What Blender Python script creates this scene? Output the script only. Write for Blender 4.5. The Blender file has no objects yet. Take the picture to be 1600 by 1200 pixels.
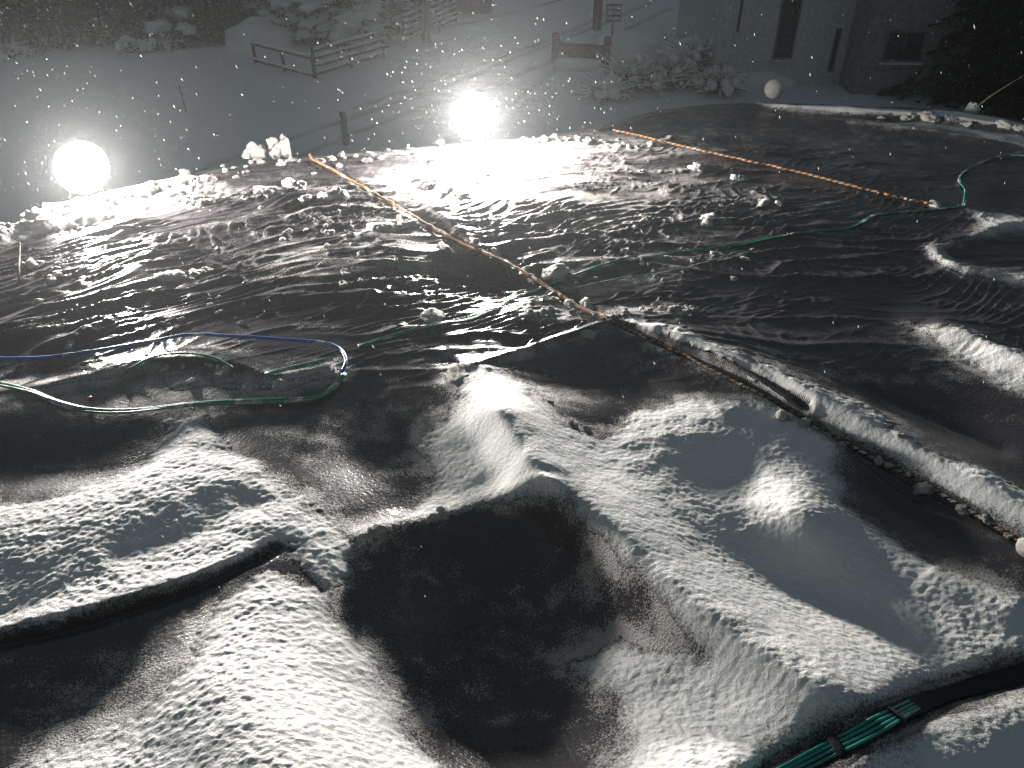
import bpy, bmesh, math, random
import numpy as np
from mathutils import Vector, noise as mnoise

S = bpy.context.scene
COL = S.collection
R = math.radians
rng = np.random.default_rng(7)
random.seed(7)

# ------------------------------------------------------------------ camera, world, exposure
CAM_Z = 2.0            # above the tarpaulin; the street lies 8 m below the camera
GROUND = -6.0
PITCH = R(35.0)
F = 1246.0
cam = bpy.data.cameras.new('camera')
cam.sensor_width = 36.0
cam.lens = 36.0 * F / 1600.0
cam.clip_start = 0.05
cam.clip_end = 500.0
camo = bpy.data.objects.new('camera', cam)
COL.objects.link(camo)
camo.location = (0, 0, CAM_Z)
camo.rotation_euler = (R(90) - PITCH, 0, 0)
S.camera = camo

W = bpy.data.worlds.new('World')
S.world = W
W.use_nodes = True
wn = W.node_tree
wn.nodes['Background'].inputs[0].default_value = (0.64, 0.84, 0.97, 1)   # dim snowy night sky
wn.nodes['Background'].inputs[1].default_value = 0.103

S.view_settings.view_transform = 'Standard'
S.view_settings.look = 'None'
S.view_settings.exposure = 0.0
S.view_settings.gamma = 1.0
S.render.engine = 'CYCLES'
S.cycles.max_bounces = 4
S.cycles.diffuse_bounces = 2
S.cycles.glossy_bounces = 2
S.cycles.transmission_bounces = 2
S.cycles.volume_bounces = 0
S.cycles.sample_clamp_indirect = 3.0

LAMP_STRENGTH = 1080.0
HAZE_DENSITY = 0.0022

# ------------------------------------------------------------------ small helpers
def proj(px, py, z=0.0):
    """where the ray through a photo point meets the level z"""
    a = (px - 800.0) / F; b = (600.0 - py) / F
    dy = math.cos(PITCH) + b * math.sin(PITCH)
    dz = -math.sin(PITCH) + b * math.cos(PITCH)
    t = (z - CAM_Z) / dz
    return a * t, dy * t

def photo_uv(x, y, z):
    """photo coordinates of world points (only used to lay out the shape of the tarpaulin on its own plane)"""
    zz = z - CAM_Z
    d = y * math.cos(PITCH) - zz * math.sin(PITCH)
    v = y * math.sin(PITCH) + zz * math.cos(PITCH)
    d = np.maximum(d, 0.05)
    return 800 + F * x / d, 600 - F * v / d

def base_h(x, y):
    t = np.clip((4.2 - y) / 3.4, 0, 1.4)
    return 0.085 * t * t

def P(px, py):
    z = 0.0
    for _ in range(12):
        x, y = proj(px, py, z)
        z = float(base_h(x, y))
    return x, y

def G(px, py):
    return proj(px, py, GROUND)

def at_y(px, py, y):
    """point on the ray at the distance y"""
    a = (px - 800.0) / F; b = (600.0 - py) / F
    dy = math.cos(PITCH) + b * math.sin(PITCH)
    dz = -math.sin(PITCH) + b * math.cos(PITCH)
    t = y / dy
    return (a * t, y, CAM_Z + dz * t)

PERM = rng.permutation(256)
PERM = np.concatenate([PERM, PERM]).astype(np.int32)
ANG = rng.random(256) * 2 * math.pi
GX, GY = np.cos(ANG), np.sin(ANG)
def noise2(x, y):
    xi = np.floor(x).astype(np.int64); yi = np.floor(y).astype(np.int64)
    xf = x - xi; yf = y - yi
    xi = xi & 255; yi = yi & 255
    def g(ix, iy, fx, fy):
        h = PERM[PERM[ix & 255] + (iy & 255)]
        return GX[h] * fx + GY[h] * fy
    u = xf * xf * xf * (xf * (xf * 6 - 15) + 10)
    v = yf * yf * yf * (yf * (yf * 6 - 15) + 10)
    a = g(xi, yi, xf, yf); b = g(xi + 1, yi, xf - 1, yf)
    c = g(xi, yi + 1, xf, yf - 1); d = g(xi + 1, yi + 1, xf - 1, yf - 1)
    return (a + u * (b - a) + v * ((c + u * (d - c)) - (a + u * (b - a)))) * 1.5
def fbm(x, y, o=4, g=0.5):
    s = 0; a = 1.0
    for k in range(o):
        s = s + a * noise2(x + 17.3 * k, y - 9.1 * k); x = x * 2.03; y = y * 2.03; a *= g
    return s
def sm(a, b, x):
    t = np.clip((x - a) / (b - a), 0, 1)
    return t * t * (3 - 2 * t)

def catmull(pts, n=10):
    p = [np.array(q, float) for q in pts]
    p = [2 * p[0] - p[1]] + p + [2 * p[-1] - p[-2]]
    out = []
    for i in range(1, len(p) - 2):
        for k in range(n):
            t = k / n
            out.append(0.5 * ((2 * p[i]) + (-p[i - 1] + p[i + 1]) * t + (2 * p[i - 1] - 5 * p[i] + 4 * p[i + 1] - p[i + 2]) * t * t + (-p[i - 1] + 3 * p[i] - 3 * p[i + 1] + p[i + 2]) * t ** 3))
    out.append(p[-2])
    return np.array(out)

def seg_dist(x, y, pts, closed=False):
    """distance to a polyline, signed side (left +) of the nearest segment and position along it 0..1"""
    n = len(pts)
    best = np.full(x.shape, 1e9); side = np.zeros(x.shape); par = np.zeros(x.shape)
    m = n if closed else n - 1
    for i in range(m):
        ax, ay = pts[i][:2]; bx, by = pts[(i + 1) % n][:2]
        dx, dy = bx - ax, by - ay
        L = dx * dx + dy * dy + 1e-12
        t = np.clip(((x - ax) * dx + (y - ay) * dy) / L, 0, 1)
        ex = x - ax - t * dx; ey = y - ay - t * dy
        d = np.hypot(ex, ey)
        k = d < best
        best = np.where(k, d, best)
        side = np.where(k, np.sign(dx * ey - dy * ex), side)
        par = np.where(k, (i + t) / m, par)
    return best, side, par

def near_box(x, y, pts, m):
    a = np.array([p[:2] for p in pts]); lo = a.min(0) - m; hi = a.max(0) + m
    return (x > lo[0]) & (x < hi[0]) & (y > lo[1]) & (y < hi[1])
def inside(x, y, pts):
    c = np.zeros(x.shape, bool)
    n = len(pts)
    for i in range(n):
        x1, y1 = pts[i][:2]; x2, y2 = pts[(i + 1) % n][:2]
        if y1 == y2: continue
        k = ((y1 > y) != (y2 > y)) & (x < (x2 - x1) * (y - y1) / (y2 - y1) + x1)
        c ^= k
    return c
def sdist(x, y, pts):
    """signed distance, positive inside a closed outline"""
    d, _, _ = seg_dist(x, y, pts, True)
    return np.where(inside(x, y, pts), d, -d)

# ------------------------------------------------------------------ materials
def mat(name, color, rough=0.6, metal=0.0, bump=0.0, scale=20.0, vary=0.15, spec=0.5, emit=None, es=0.0, trans=0.0, frost=0.0):
    m = bpy.data.materials.new(name); m.use_nodes = True
    nt = m.node_tree; b = nt.nodes['Principled BSDF']
    b.inputs['Roughness'].default_value = rough
    b.inputs['Metallic'].default_value = metal
    b.inputs['Specular IOR Level'].default_value = spec
    tc = nt.nodes.new('ShaderNodeTexCoord')
    nz = nt.nodes.new('ShaderNodeTexNoise'); nz.inputs['Scale'].default_value = scale; nz.inputs['Detail'].default_value = 6
    nt.links.new(tc.outputs['Object'], nz.inputs['Vector'])
    rp = nt.nodes.new('ShaderNodeValToRGB')
    rp.color_ramp.elements[0].position = 0.3; rp.color_ramp.elements[1].position = 0.7
    rp.color_ramp.elements[0].color = tuple(c * (1 - vary) for c in color) + (1,)
    rp.color_ramp.elements[1].color = tuple(min(1, c * (1 + vary)) for c in color) + (1,)
    nt.links.new(nz.outputs['Fac'], rp.inputs['Fac'])
    if frost:
        f1 = nt.nodes.new('ShaderNodeTexNoise'); f1.inputs['Scale'].default_value = 9; f1.inputs['Detail'].default_value = 8; f1.inputs['Roughness'].default_value = 0.7
        fr_ = nt.nodes.new('ShaderNodeMapRange'); fr_.inputs['From Min'].default_value = 0.60 - 0.12 * frost; fr_.inputs['From Max'].default_value = 0.66 - 0.10 * frost
        fm_ = nt.nodes.new('ShaderNodeMix'); fm_.data_type = 'RGBA'; fm_.inputs[7].default_value = (0.6, 0.6, 0.6, 1)
        nt.links.new(tc.outputs['Object'], f1.inputs['Vector']); nt.links.new(f1.outputs['Fac'], fr_.inputs['Value']); nt.links.new(fr_.outputs['Result'], fm_.inputs[0])
        nt.links.new(rp.outputs['Color'], fm_.inputs[6]); nt.links.new(fm_.outputs[2], b.inputs['Base Color'])
    else:
        nt.links.new(rp.outputs['Color'], b.inputs['Base Color'])
    if bump:
        bp = nt.nodes.new('ShaderNodeBump'); bp.inputs['Strength'].default_value = 1.0; bp.inputs['Distance'].default_value = bump
        nt.links.new(nz.outputs['Fac'], bp.inputs['Height']); nt.links.new(bp.outputs['Normal'], b.inputs['Normal'])
    if emit:
        b.inputs['Emission Color'].default_value = emit + (1,); b.inputs['Emission Strength'].default_value = es
    return m

def mat_snow(name, color=(0.82, 0.82, 0.80), s1=75.0, d1=0.0045, s2=300.0, d2=0.0015):
    m = bpy.data.materials.new(name); m.use_nodes = True
    nt = m.node_tree; b = nt.nodes['Principled BSDF']
    b.inputs['Base Color'].default_value = color + (1,)
    b.inputs['Roughness'].default_value = 0.7
    b.inputs['Specular IOR Level'].default_value = 0.3
    tc = nt.nodes.new('ShaderNodeTexCoord')
    n1 = nt.nodes.new('ShaderNodeTexNoise'); n1.inputs['Scale'].default_value = s1; n1.inputs['Detail'].default_value = 3
    n2 = nt.nodes.new('ShaderNodeTexNoise'); n2.inputs['Scale'].default_value = s2; n2.inputs['Detail'].default_value = 2
    b1 = nt.nodes.new('ShaderNodeBump'); b1.inputs['Distance'].default_value = d1; b1.inputs['Strength'].default_value = 1
    b2 = nt.nodes.new('ShaderNodeBump'); b2.inputs['Distance'].default_value = d2; b2.inputs['Strength'].default_value = 1
    for n in (n1, n2): nt.links.new(tc.outputs['Object'], n.inputs['Vector'])
    nt.links.new(n1.outputs['Fac'], b1.inputs['Height']); nt.links.new(n2.outputs['Fac'], b2.inputs['Height'])
    nt.links.new(b1.outputs['Normal'], b2.inputs['Normal']); nt.links.new(b2.outputs['Normal'], b.inputs['Normal'])
    return m

def mat_tarp():
    m = bpy.data.materials.new('wet_plastic_sheet'); m.use_nodes = True
    nt = m.node_tree; N = nt.nodes; L = nt.links
    b = N['Principled BSDF']; out = N['Material Output']
    tc = N.new('ShaderNodeTexCoord')
    # wet plastic
    r = N.new('ShaderNodeTexNoise'); r.inputs['Scale'].default_value = 3.0; r.inputs['Detail'].default_value = 5
    L.new(tc.outputs['Object'], r.inputs['Vector'])
    mr = N.new('ShaderNodeMapRange'); mr.inputs['To Min'].default_value = 0.11; mr.inputs['To Max'].default_value = 0.40
    mr.inputs['From Min'].default_value = 0.3; mr.inputs['From Max'].default_value = 0.7
    L.new(r.outputs['Fac'], mr.inputs['Value']); L.new(mr.outputs['Result'], b.inputs['Roughness'])
    b.inputs['Base Color'].default_value = (0.052, 0.048, 0.054, 1)
    b.inputs['Specular IOR Level'].default_value = 0.5
    fine = N.new('ShaderNodeTexNoise'); fine.inputs['Scale'].default_value = 70; fine.inputs['Detail'].default_value = 4
    L.new(tc.outputs['Object'], fine.inputs['Vector'])
    bp = N.new('ShaderNodeBump'); bp.inputs['Distance'].default_value = 0.0022; bp.inputs['Strength'].default_value = 1
    L.new(fine.outputs['Fac'], bp.inputs['Height']); L.new(bp.outputs['Normal'], b.inputs['Normal'])
    # granular thin snow on it, where the attribute says some lies
    s = N.new('ShaderNodeBsdfPrincipled'); s.inputs['Base Color'].default_value = (0.46, 0.44, 0.42, 1); s.inputs['Roughness'].default_value = 0.6
    g = N.new('ShaderNodeTexNoise'); g.inputs['Scale'].default_value = 170; g.inputs['Detail'].default_value = 3
    L.new(tc.outputs['Object'], g.inputs['Vector'])
    g2 = N.new('ShaderNodeTexNoise'); g2.inputs['Scale'].default_value = 14; g2.inputs['Detail'].default_value = 4
    L.new(tc.outputs['Object'], g2.inputs['Vector'])
    at = N.new('ShaderNodeAttribute'); at.attribute_name = 'thin'
    add = N.new('ShaderNodeMath'); add.operation = 'MULTIPLY_ADD'; add.inputs[1].default_value = 0.6
    L.new(g2.outputs['Fac'], add.inputs[0]); L.new(g.outputs['Fac'], add.inputs[2])      # 0.6*g2 + g  (mean 0.8)
    sub = N.new('ShaderNodeMath'); sub.operation = 'ADD'; L.new(add.outputs[0], sub.inputs[0]); L.new(at.outputs['Fac'], sub.inputs[1])
    ms = N.new('ShaderNodeMapRange'); ms.inputs['From Min'].default_value = 1.10; ms.inputs['From Max'].default_value = 1.36
    L.new(sub.outputs[0], ms.inputs['Value'])
    bs = N.new('ShaderNodeBump'); bs.inputs['Distance'].default_value = 0.006; bs.inputs['Strength'].default_value = 1
    L.new(sub.outputs[0], bs.inputs['Height']); L.new(bs.outputs['Normal'], s.inputs['Normal'])
    mx = N.new('ShaderNodeMixShader')
    L.new(ms.outputs['Result'], mx.inputs['Fac']); L.new(b.outputs[0], mx.inputs[1]); L.new(s.outputs[0], mx.inputs[2])
    L.new(mx.outputs[0], out.inputs['Surface'])
    return m

M = {}
M['snow'] = mat_snow('granular_snow', (0.80, 0.80, 0.78))
M['clump'] = mat_snow('lumpy_snow', (0.85, 0.84, 0.81), 40, 0.008, 220, 0.003)
M['tarp'] = mat_tarp()
M['snow_thin'] = mat_snow('granular_snow_over_plastic', (0.80, 0.80, 0.78), 75, 0.0036)
nt = M['snow_thin'].node_tree; a_ = nt.nodes.new('ShaderNodeAttribute'); a_.attribute_name = 'depth'
n_ = nt.nodes.new('ShaderNodeTexNoise'); n_.inputs['Scale'].default_value = 150; n_.inputs['Detail'].default_value = 4
tc_ = nt.nodes.new('ShaderNodeTexCoord'); nt.links.new(tc_.outputs['Object'], n_.inputs['Vector'])
ma = nt.nodes.new('ShaderNodeMath'); ma.operation = 'MULTIPLY_ADD'; ma.inputs[1].default_value = 38.0      # thin slush lets the plastic show between its grains
nt.links.new(a_.outputs['Fac'], ma.inputs[0]); nt.links.new(n_.outputs['Fac'], ma.inputs[2])
mm = nt.nodes.new('ShaderNodeMapRange'); mm.inputs['From Min'].default_value = 0.55; mm.inputs['From Max'].default_value = 1.0
nt.links.new(ma.outputs[0], mm.inputs['Value'])
mc = nt.nodes.new('ShaderNodeMix'); mc.data_type = 'RGBA'; mc.inputs[6].default_value = (0.058, 0.054, 0.060, 1); mc.inputs[7].default_value = (0.80, 0.80, 0.78, 1)
nt.links.new(mm.outputs['Result'], mc.inputs[0]); nt.links.new(mc.outputs[2], nt.nodes['Principled BSDF'].inputs['Base Color'])
M['rope_o'] = mat('orange_rope_fibre', (0.36, 0.18, 0.07), 0.75, bump=0.001, scale=400, frost=0.35)
M['rope_k'] = mat('black_rope_fibre', (0.02, 0.018, 0.016), 0.7, bump=0.001, scale=400)
M['rope_b'] = mat('tan_rope_fibre', (0.24, 0.17, 0.11), 0.8, bump=0.001, scale=400, frost=0.9)
M['green'] = mat('green_plastic_cord', (0.03, 0.24, 0.16), 0.4, scale=60, frost=0.8)
M['blue'] = mat('blue_plastic_hose', (0.02, 0.11, 0.38), 0.3, scale=30, frost=0.5)
M['green_clean'] = mat('green_plastic_strand', (0.03, 0.33, 0.26), 0.3, scale=60)
M['strap'] = mat('black_webbing', (0.012, 0.011, 0.013), 0.7, bump=0.002, scale=80)
M['metal'] = mat('dark_lamp_metal', (0.10, 0.10, 0.11), 0.4, 0.8, scale=30)
M['reflector'] = mat('lamp_reflector', (0.8, 0.8, 0.78), 0.2, 1.0, scale=10, vary=0.03)
M['bulb'] = mat('lit_floodlight_glass', (0.9, 0.9, 0.9), 0.3, emit=(1.0, 0.945, 0.885), es=LAMP_STRENGTH)
M['bulb_bright'] = mat('brighter_floodlight_glass', (0.9, 0.9, 0.9), 0.3, emit=(1.0, 0.945, 0.885), es=LAMP_STRENGTH * 1.35)
M['wood'] = mat('dark_weathered_wood', (0.075, 0.05, 0.04), 0.8, bump=0.01, scale=12, vary=0.4)
M['pole'] = mat('brown_pole_wood', (0.055, 0.04, 0.04), 0.8, bump=0.01, scale=8, vary=0.3)
M['bark'] = mat('bark', (0.06, 0.045, 0.035), 0.9, bump=0.02, scale=14, vary=0.4)
M['leaf'] = mat('conifer_needles', (0.025, 0.04, 0.025), 0.7, scale=3, vary=0.5)
M['wall'] = mat('pale_render', (0.55, 0.57, 0.57), 0.9, bump=0.004, scale=6, vary=0.15)
M['wall2'] = mat('dark_render', (0.26, 0.255, 0.25), 0.9, bump=0.006, scale=5, vary=0.25)
M['glass'] = mat('dark_window_glass', (0.03, 0.035, 0.04), 0.12, scale=3)
M['frame'] = mat('window_frame_metal', (0.16, 0.16, 0.16), 0.5, 0.3, scale=10)
M['sign'] = mat('sign_enamel', (0.06, 0.08, 0.13), 0.4, scale=10)
M['signw'] = mat('sign_white', (0.55, 0.55, 0.55), 0.5, scale=10)
M['stone'] = mat('grey_stone', (0.16, 0.15, 0.14), 0.9, bump=0.02, scale=4, vary=0.4)
M['concrete'] = mat('dark_concrete', (0.12, 0.115, 0.11), 0.9, bump=0.01, scale=5, vary=0.3)
M['red'] = mat('red_plastic', (0.35, 0.04, 0.03), 0.5, scale=30)
M['black'] = mat('black_painted_metal', (0.02, 0.02, 0.022), 0.5, scale=20)

# ------------------------------------------------------------------ object helpers
def tag(o, label=None, cat=None, group=None, kind=None):
    if label: o['label'] = label
    if cat: o['category'] = cat
    if group: o['group'] = group
    if kind: o['kind'] = kind
    return o
def empty(name, loc, rz=0.0):
    o = bpy.data.objects.new(name, None); COL.objects.link(o)
    o.location = loc; o.rotation_euler = (0, 0, rz); o.empty_display_size = 0.1
    return o
def link(name, me, mats, parent=None, smooth=True):
    for m in (mats if isinstance(mats, (list, tuple)) else [mats]): me.materials.append(m)
    if smooth: me.polygons.foreach_set('use_smooth', np.ones(len(me.polygons), bool))
    o = bpy.data.objects.new(name, me); COL.objects.link(o)
    if parent: o.parent = parent
    return o
def np_mesh(name, verts, quads):
    me = bpy.data.meshes.new(name)
    verts = np.asarray(verts, np.float32); quads = np.asarray(quads, np.int32)
    k = quads.shape[1]
    me.vertices.add(len(verts)); me.vertices.foreach_set('co', verts.ravel())
    me.loops.add(quads.size); me.loops.foreach_set('vertex_index', quads.ravel())
    me.polygons.add(len(quads))
    me.polygons.foreach_set('loop_start', np.arange(0, quads.size, k, dtype=np.int32))
    me.update(calc_edges=True)
    return me
class MB:
    def __init__(s): s.v = []; s.f = []; s.mi = []
    def add(s, vs, fs, mi=0):
        n = len(s.v); s.v += [tuple(v) for v in vs]
        for f in fs: s.f.append(tuple(i + n for i in f)); s.mi.append(mi)
    def box(s, x0, y0, z0, x1, y1, z1, mi=0, rz=0.0, c=(0, 0)):
        vs = [(x0, y0, z0), (x1, y0, z0), (x1, y1, z0), (x0, y1, z0), (x0, y0, z1), (x1, y0, z1), (x1, y1, z1), (x0, y1, z1)]
        s.add(vs, [(0, 3, 2, 1), (4, 5, 6, 7), (0, 1, 5, 4), (1, 2, 6, 5), (2, 3, 7, 6), (3, 0, 4, 7)], mi)
    def beam(s, a, b, w, h, mi=0):
        """a bar with a rectangular section from a to b"""
        a = Vector(a); b = Vector(b); d = (b - a).normalized()
        up = Vector((0, 0, 1)) if abs(d.z) < 0.95 else Vector((1, 0, 0))
        sx = d.cross(up).normalized() * w / 2; sz = sx.cross(d).normalized() * h / 2
        vs = [a - sx - sz, a + sx - sz, a + sx + sz, a - sx + sz, b - sx - sz, b + sx - sz, b + sx + sz, b - sx + sz]
        s.add(vs, [(0, 1, 2, 3), (7, 6, 5, 4), (0, 4, 5, 1), (1, 5, 6, 2), (2, 6, 7, 3), (3, 7, 4, 0)], mi)
    def tube(s, pts, rad, n=10, mi=0, phase=None):
        pts = [Vector(p) for p in pts]; N = len(pts)
        rr = rad if isinstance(rad, (list, tuple, np.ndarray)) else [rad] * N
        base = len(s.v)
        for i, p in enumerate(pts):
            d = (pts[min(i + 1, N - 1)] - pts[max(i - 1, 0)]).normalized()
            up = Vector((0, 0, 1)) if abs(d.z) < 0.95 else Vector((1, 0, 0))
            sx = d.cross(up).normalized(); sz = sx.cross(d).normalized()
            for k in range(n):
                a = 2 * math.pi * k / n
                s.v.append(tuple(p + (sx * math.cos(a) + sz * math.sin(a)) * rr[i]))
        for i in range(N - 1):
            for k in range(n):
                s.f.append((base + i * n + k, base + i * n + (k + 1) % n, base + (i + 1) * n + (k + 1) % n, base + (i + 1) * n + k)); s.mi.append(mi)
        s.f.append(tuple(base + k for k in range(n))[::-1]); s.mi.append(mi)
        s.f.append(tuple(base + (N - 1) * n + k for k in range(n))); s.mi.append(mi)
    def build(s, name, mats, parent=None, smooth=True, bevel=0.0):
        me = bpy.data.meshes.new(name); me.from_pydata(s.v, [], s.f); me.update()
        me.polygons.foreach_set('material_index', s.mi)
        o = link(name, me, mats, parent, smooth)
        if bevel:
            md = o.modifiers.new('bevel', 'BEVEL'); md.width = bevel; md.segments = 2; md.limit_method = 'ANGLE'
        return o

# ------------------------------------------------------------------ shape of the tarpaulin and of the snow lying on it
def base_point(x, y, z):
    """the base-sheet point seen in front of or behind a point of the sheet"""
    k = np.zeros_like(z)
    for _ in range(5):
        zz = base_h(x * (1 + k), y * (1 + k))
        k = (zz - z) / (z - CAM_Z)
    return x * (1 + k), y * (1 + k)
def WP(pts): return [P(*p) for p in pts]

EDGE = [(-900, 560), (-300, 430), (0, 356), (90, 326), (180, 296), (300, 268), (430, 247), (520, 238), (640, 228), (760, 216), (880, 206), (1030, 169), (1150, 157), (1250, 158), (1350, 162), (1460, 166), (1560, 178), (1700, 212), (2000, 300), (2600, 480)]
EW = np.array([proj(px, py, 0) for px, py in EDGE])
def edge_y(x): return np.interp(x, EW[:, 0], EW[:, 1])

# long ridges: outline points, width (m), height (m), narrower side factor
RIDGES = [
    ([(545, 850), (600, 822), (650, 815), (740, 790), (830, 772), (890, 775)], 0.06, 0.05),
    ([(735, 600), (790, 680), (850, 765), (935, 835), (1030, 930), (1160, 1030), (1310, 1120), (1450, 1200)], 0.21, 0.15, 0.10),
    ([(960, 500), (1100, 545), (1220, 595), (1340, 655), (1460, 720), (1600, 795), (1800, 900)], 0.13, 0.065, 0.10),
    ([(-150, 1035), (60, 976), (200, 942), (320, 905), (420, 868)], 0.05, 0.03),
    ([(1450, 880), (1520, 920), (1600, 960)], 0.08, 0.03),
    ([(688, 378), (700, 398), (722, 408)], 0.014, 0.03), ([(724, 408), (760, 402), (800, 398)], 0.012, 0.02), ([(690, 532), (760, 523), (830, 527)], 0.022, 0.018),
    ([(1100, 640), (1180, 630), (1280, 660)], 0.10, 0.02),
    ([(700, 590), (800, 555), (900, 522), (955, 505)], 0.022, 0.02),
    ([(1440, 500), (1530, 535), (1620, 580), (1800, 650)], 0.10, 0.06),
    ([(1800, 350), (1600, 350), (1520, 370), (1460, 392), (1500, 420), (1600, 435)], 0.05, 0.02),
    ([(1180, 166), (1300, 172), (1420, 180), (1520, 192), (1620, 212), (1900, 290)], 0.12, 0.05), ([(1250, 185), (1400, 196), (1600, 228)], 0.08, 0.03),
    ([(0, 610), (130, 590), (220, 570), (330, 565), (440, 590), (530, 575)], 0.06, 0.03),
    ([(1350, 1190), (1500, 1140), (1700, 1060)], 0.12, 0.02),
    ([(0, 560), (250, 500), (450, 470), (640, 470)], 0.04, 0.015),
    ([(280, 470), (430, 440), (600, 430)], 0.04, 0.014),
    ([(660, 320), (700, 345), (760, 400), (840, 440)], 0.05, 0.03),
]
# swells (+) and hollows (-): photo centre, half sizes in photo px, turn (deg), height
BLOBS = [
    (300, 770, 190, 80, -5, 0.02), (230, 925, 300, 70, -18, 0.022), (430, 960, 110, 120, 30, 0.03), (410, 1140, 200, 120, 25, 0.13), (440, 1400, 330, 210, 0, 0.34),
    (60, 850, 140, 60, -15, 0.01), (350, 790, 60, 25, -15, -0.012),
    (800, 930, 190, 110, 20, -0.15), (745, 1110, 165, 150, 0, -0.16), (590, 700, 95, 70, 10, -0.06),
    (150, 1080, 130, 80, -20, -0.03),
    (930, 580, 140, 45, 10, -0.05), (1290, 930, 180, 75, 20, -0.10), (1260, 810, 75, 50, 35, 0.06), (1420, 800, 120, 60, 30, -0.10),
    (1480, 640, 130, 60, 20, -0.05), (1150, 740, 80, 45, 10, -0.03), (770, 700, 45, 30, 20, -0.02),
    (760, 435, 75, 35, 0, -0.08), (700, 345, 60, 30, 0, 0.02),
    (1050, 1100, 120, 60, 10, -0.02), (1170, 1270, 270, 130, -8, 0.16), (60, 720, 150, 40, -5, -0.05),
    (620, 400, 120, 30, -8, 0.03), (250, 400, 130, 30, -20, 0.02), (900, 300, 200, 30, 0, 0.02),
    (1300, 210, 260, 30, 5, -0.05), (260, 640, 90, 30, 0, 0.01),
]
# grooves pressed in by the ropes and folds: points, width, depth
GROOVES = [
    ([(-150, 1045), (0, 1005), (100, 985), (200, 960), (300, 925), (390, 885), (430, 860)], 0.022, 0.055),
    ([(960, 508), (1060, 552), (1160, 600), (1240, 645), (1340, 700), (1430, 750), (1520, 800), (1600, 850), (1750, 930)], 0.022, 0.03),
    ([(1030, 528), (1110, 556), (1190, 594), (1260, 640)], 0.018, 0.03),
    ([(1150, 1260), (1240, 1205), (1330, 1155), (1420, 1110), (1510, 1078), (1620, 1045), (1800, 985)], 0.04, 0.06),
    ([(1180, 560), (1300, 590), (1420, 640), (1560, 700)], 0.05, 0.02),
    ([(490, 255), (560, 290), (640, 340), (720, 385), (800, 410), (870, 460), (945, 495)], 0.03, 0.012),
    ([(400, 800), (300, 840), (200, 870)], 0.07, 0.014),
]
SNOW = [  # outline, thickness
    ([(-300, 800), (60, 775), (200, 735), (250, 690), (240, 650), (330, 640), (350, 690), (410, 715), (450, 770), (510, 805), (560, 845), (560, 900), (500, 930), (440, 872), (400, 876), (300, 915), (200, 948), (100, 974), (0, 992), (-300, 1056)], 0.035),
    ([(300, 1000), (330, 945), (400, 893), (440, 885), (520, 925), (570, 1010), (620, 1080), (690, 1200), (800, 1500), (-300, 1500), (-100, 1280), (60, 1190), (200, 1110)], 0.035),
    ([(690, 585), (760, 572), (830, 600), (890, 665), (940, 685), (990, 640), (1060, 622), (1180, 618), (1260, 650), (1320, 700), (1330, 790), (1430, 850), (1570, 915), (1900, 1010), (1620, 1042), (1510, 1075), (1420, 1107), (1330, 1152), (1240, 1200), (1100, 1500), (940, 1500), (935, 1180), (960, 1090), (880, 1040), (970, 985), (1090, 1020), (1040, 965), (975, 900), (940, 845), (890, 780), (800, 790), (640, 826), (560, 862), (530, 835), (640, 795), (675, 740), (660, 680), (690, 640), (720, 620)], 0.03),
    ([(955, 500), (1010, 493), (1100, 525), (1200, 567), (1340, 628), (1470, 700), (1620, 775), (1900, 900), (1900, 1010), (1600, 842), (1430, 742), (1330, 692), (1200, 618), (1100, 575), (1000, 525)], 0.035),
    ([(1500, 322), (1600, 338), (1900, 380), (1900, 400), (1600, 366), (1540, 374), (1482, 391), (1500, 408), (1560, 417), (1900, 445), (1900, 510), (1600, 452), (1500, 432), (1446, 404), (1444, 384), (1530, 358)], 0.022),
    ([(1410, 505), (1500, 512), (1620, 550), (1900, 600), (1900, 760), (1640, 640), (1540, 592)], 0.03),
    ([(1255, 1212), (1345, 1165), (1435, 1120), (1525, 1085), (1625, 1055), (1900, 990), (2000, 1500), (1100, 1500)], 0.03),
    ([(-300, 620), (0, 603), (120, 588), (200, 566), (245, 574), (150, 598), (70, 612), (-300, 650)], 0.018),
    ([(235, 590), (330, 570), (350, 596), (440, 592), (500, 578), (535, 572), (535, 588), (440, 616), (350, 612), (260, 614)], 0.018),
    ([(1170, 160), (1300, 164), (1420, 170), (1500, 174), (1560, 184), (1700, 218), (1950, 290), (1950, 330), (1600, 204), (1480, 188), (1380, 182), (1200, 170)], 0.03), ([(1330, 190), (1450, 190), (1600, 212), (1900, 300), (1900, 330), (1600, 230), (1480, 205), (1400, 198)], 0.025),
    ([(690, 592), (800, 556), (900, 524), (955, 507), (955, 516), (900, 534), (800, 566), (720, 600)], 0.016),
    ([(820, 482), (900, 490), (930, 494), (900, 500), (850, 494), (800, 506), (790, 500)], 0.022),
    ([(650, 488), (690, 482), (710, 492), (670, 500)], 0.02),
    ([(-200, 420), (-100, 380), (60, 345), (110, 300), (200, 285), (300, 272), (340, 285), (330, 300), (200, 320), (160, 350), (60, 372), (-100, 420)], 0.045),
    ([(540, 375), (590, 352), (660, 345), (670, 352), (600, 368), (555, 384)], 0.02),
    ([(970, 478), (1060, 476), (1090, 486), (1030, 494), (960, 496)], 0.018),
    ([(640, 282), (670, 285), (720, 300), (735, 312), (700, 306), (650, 294)], 0.02),
    ([(780, 225), (900, 218), (1020, 222), (1040, 228), (950, 234), (820, 236)], 0.02),
]
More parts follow.
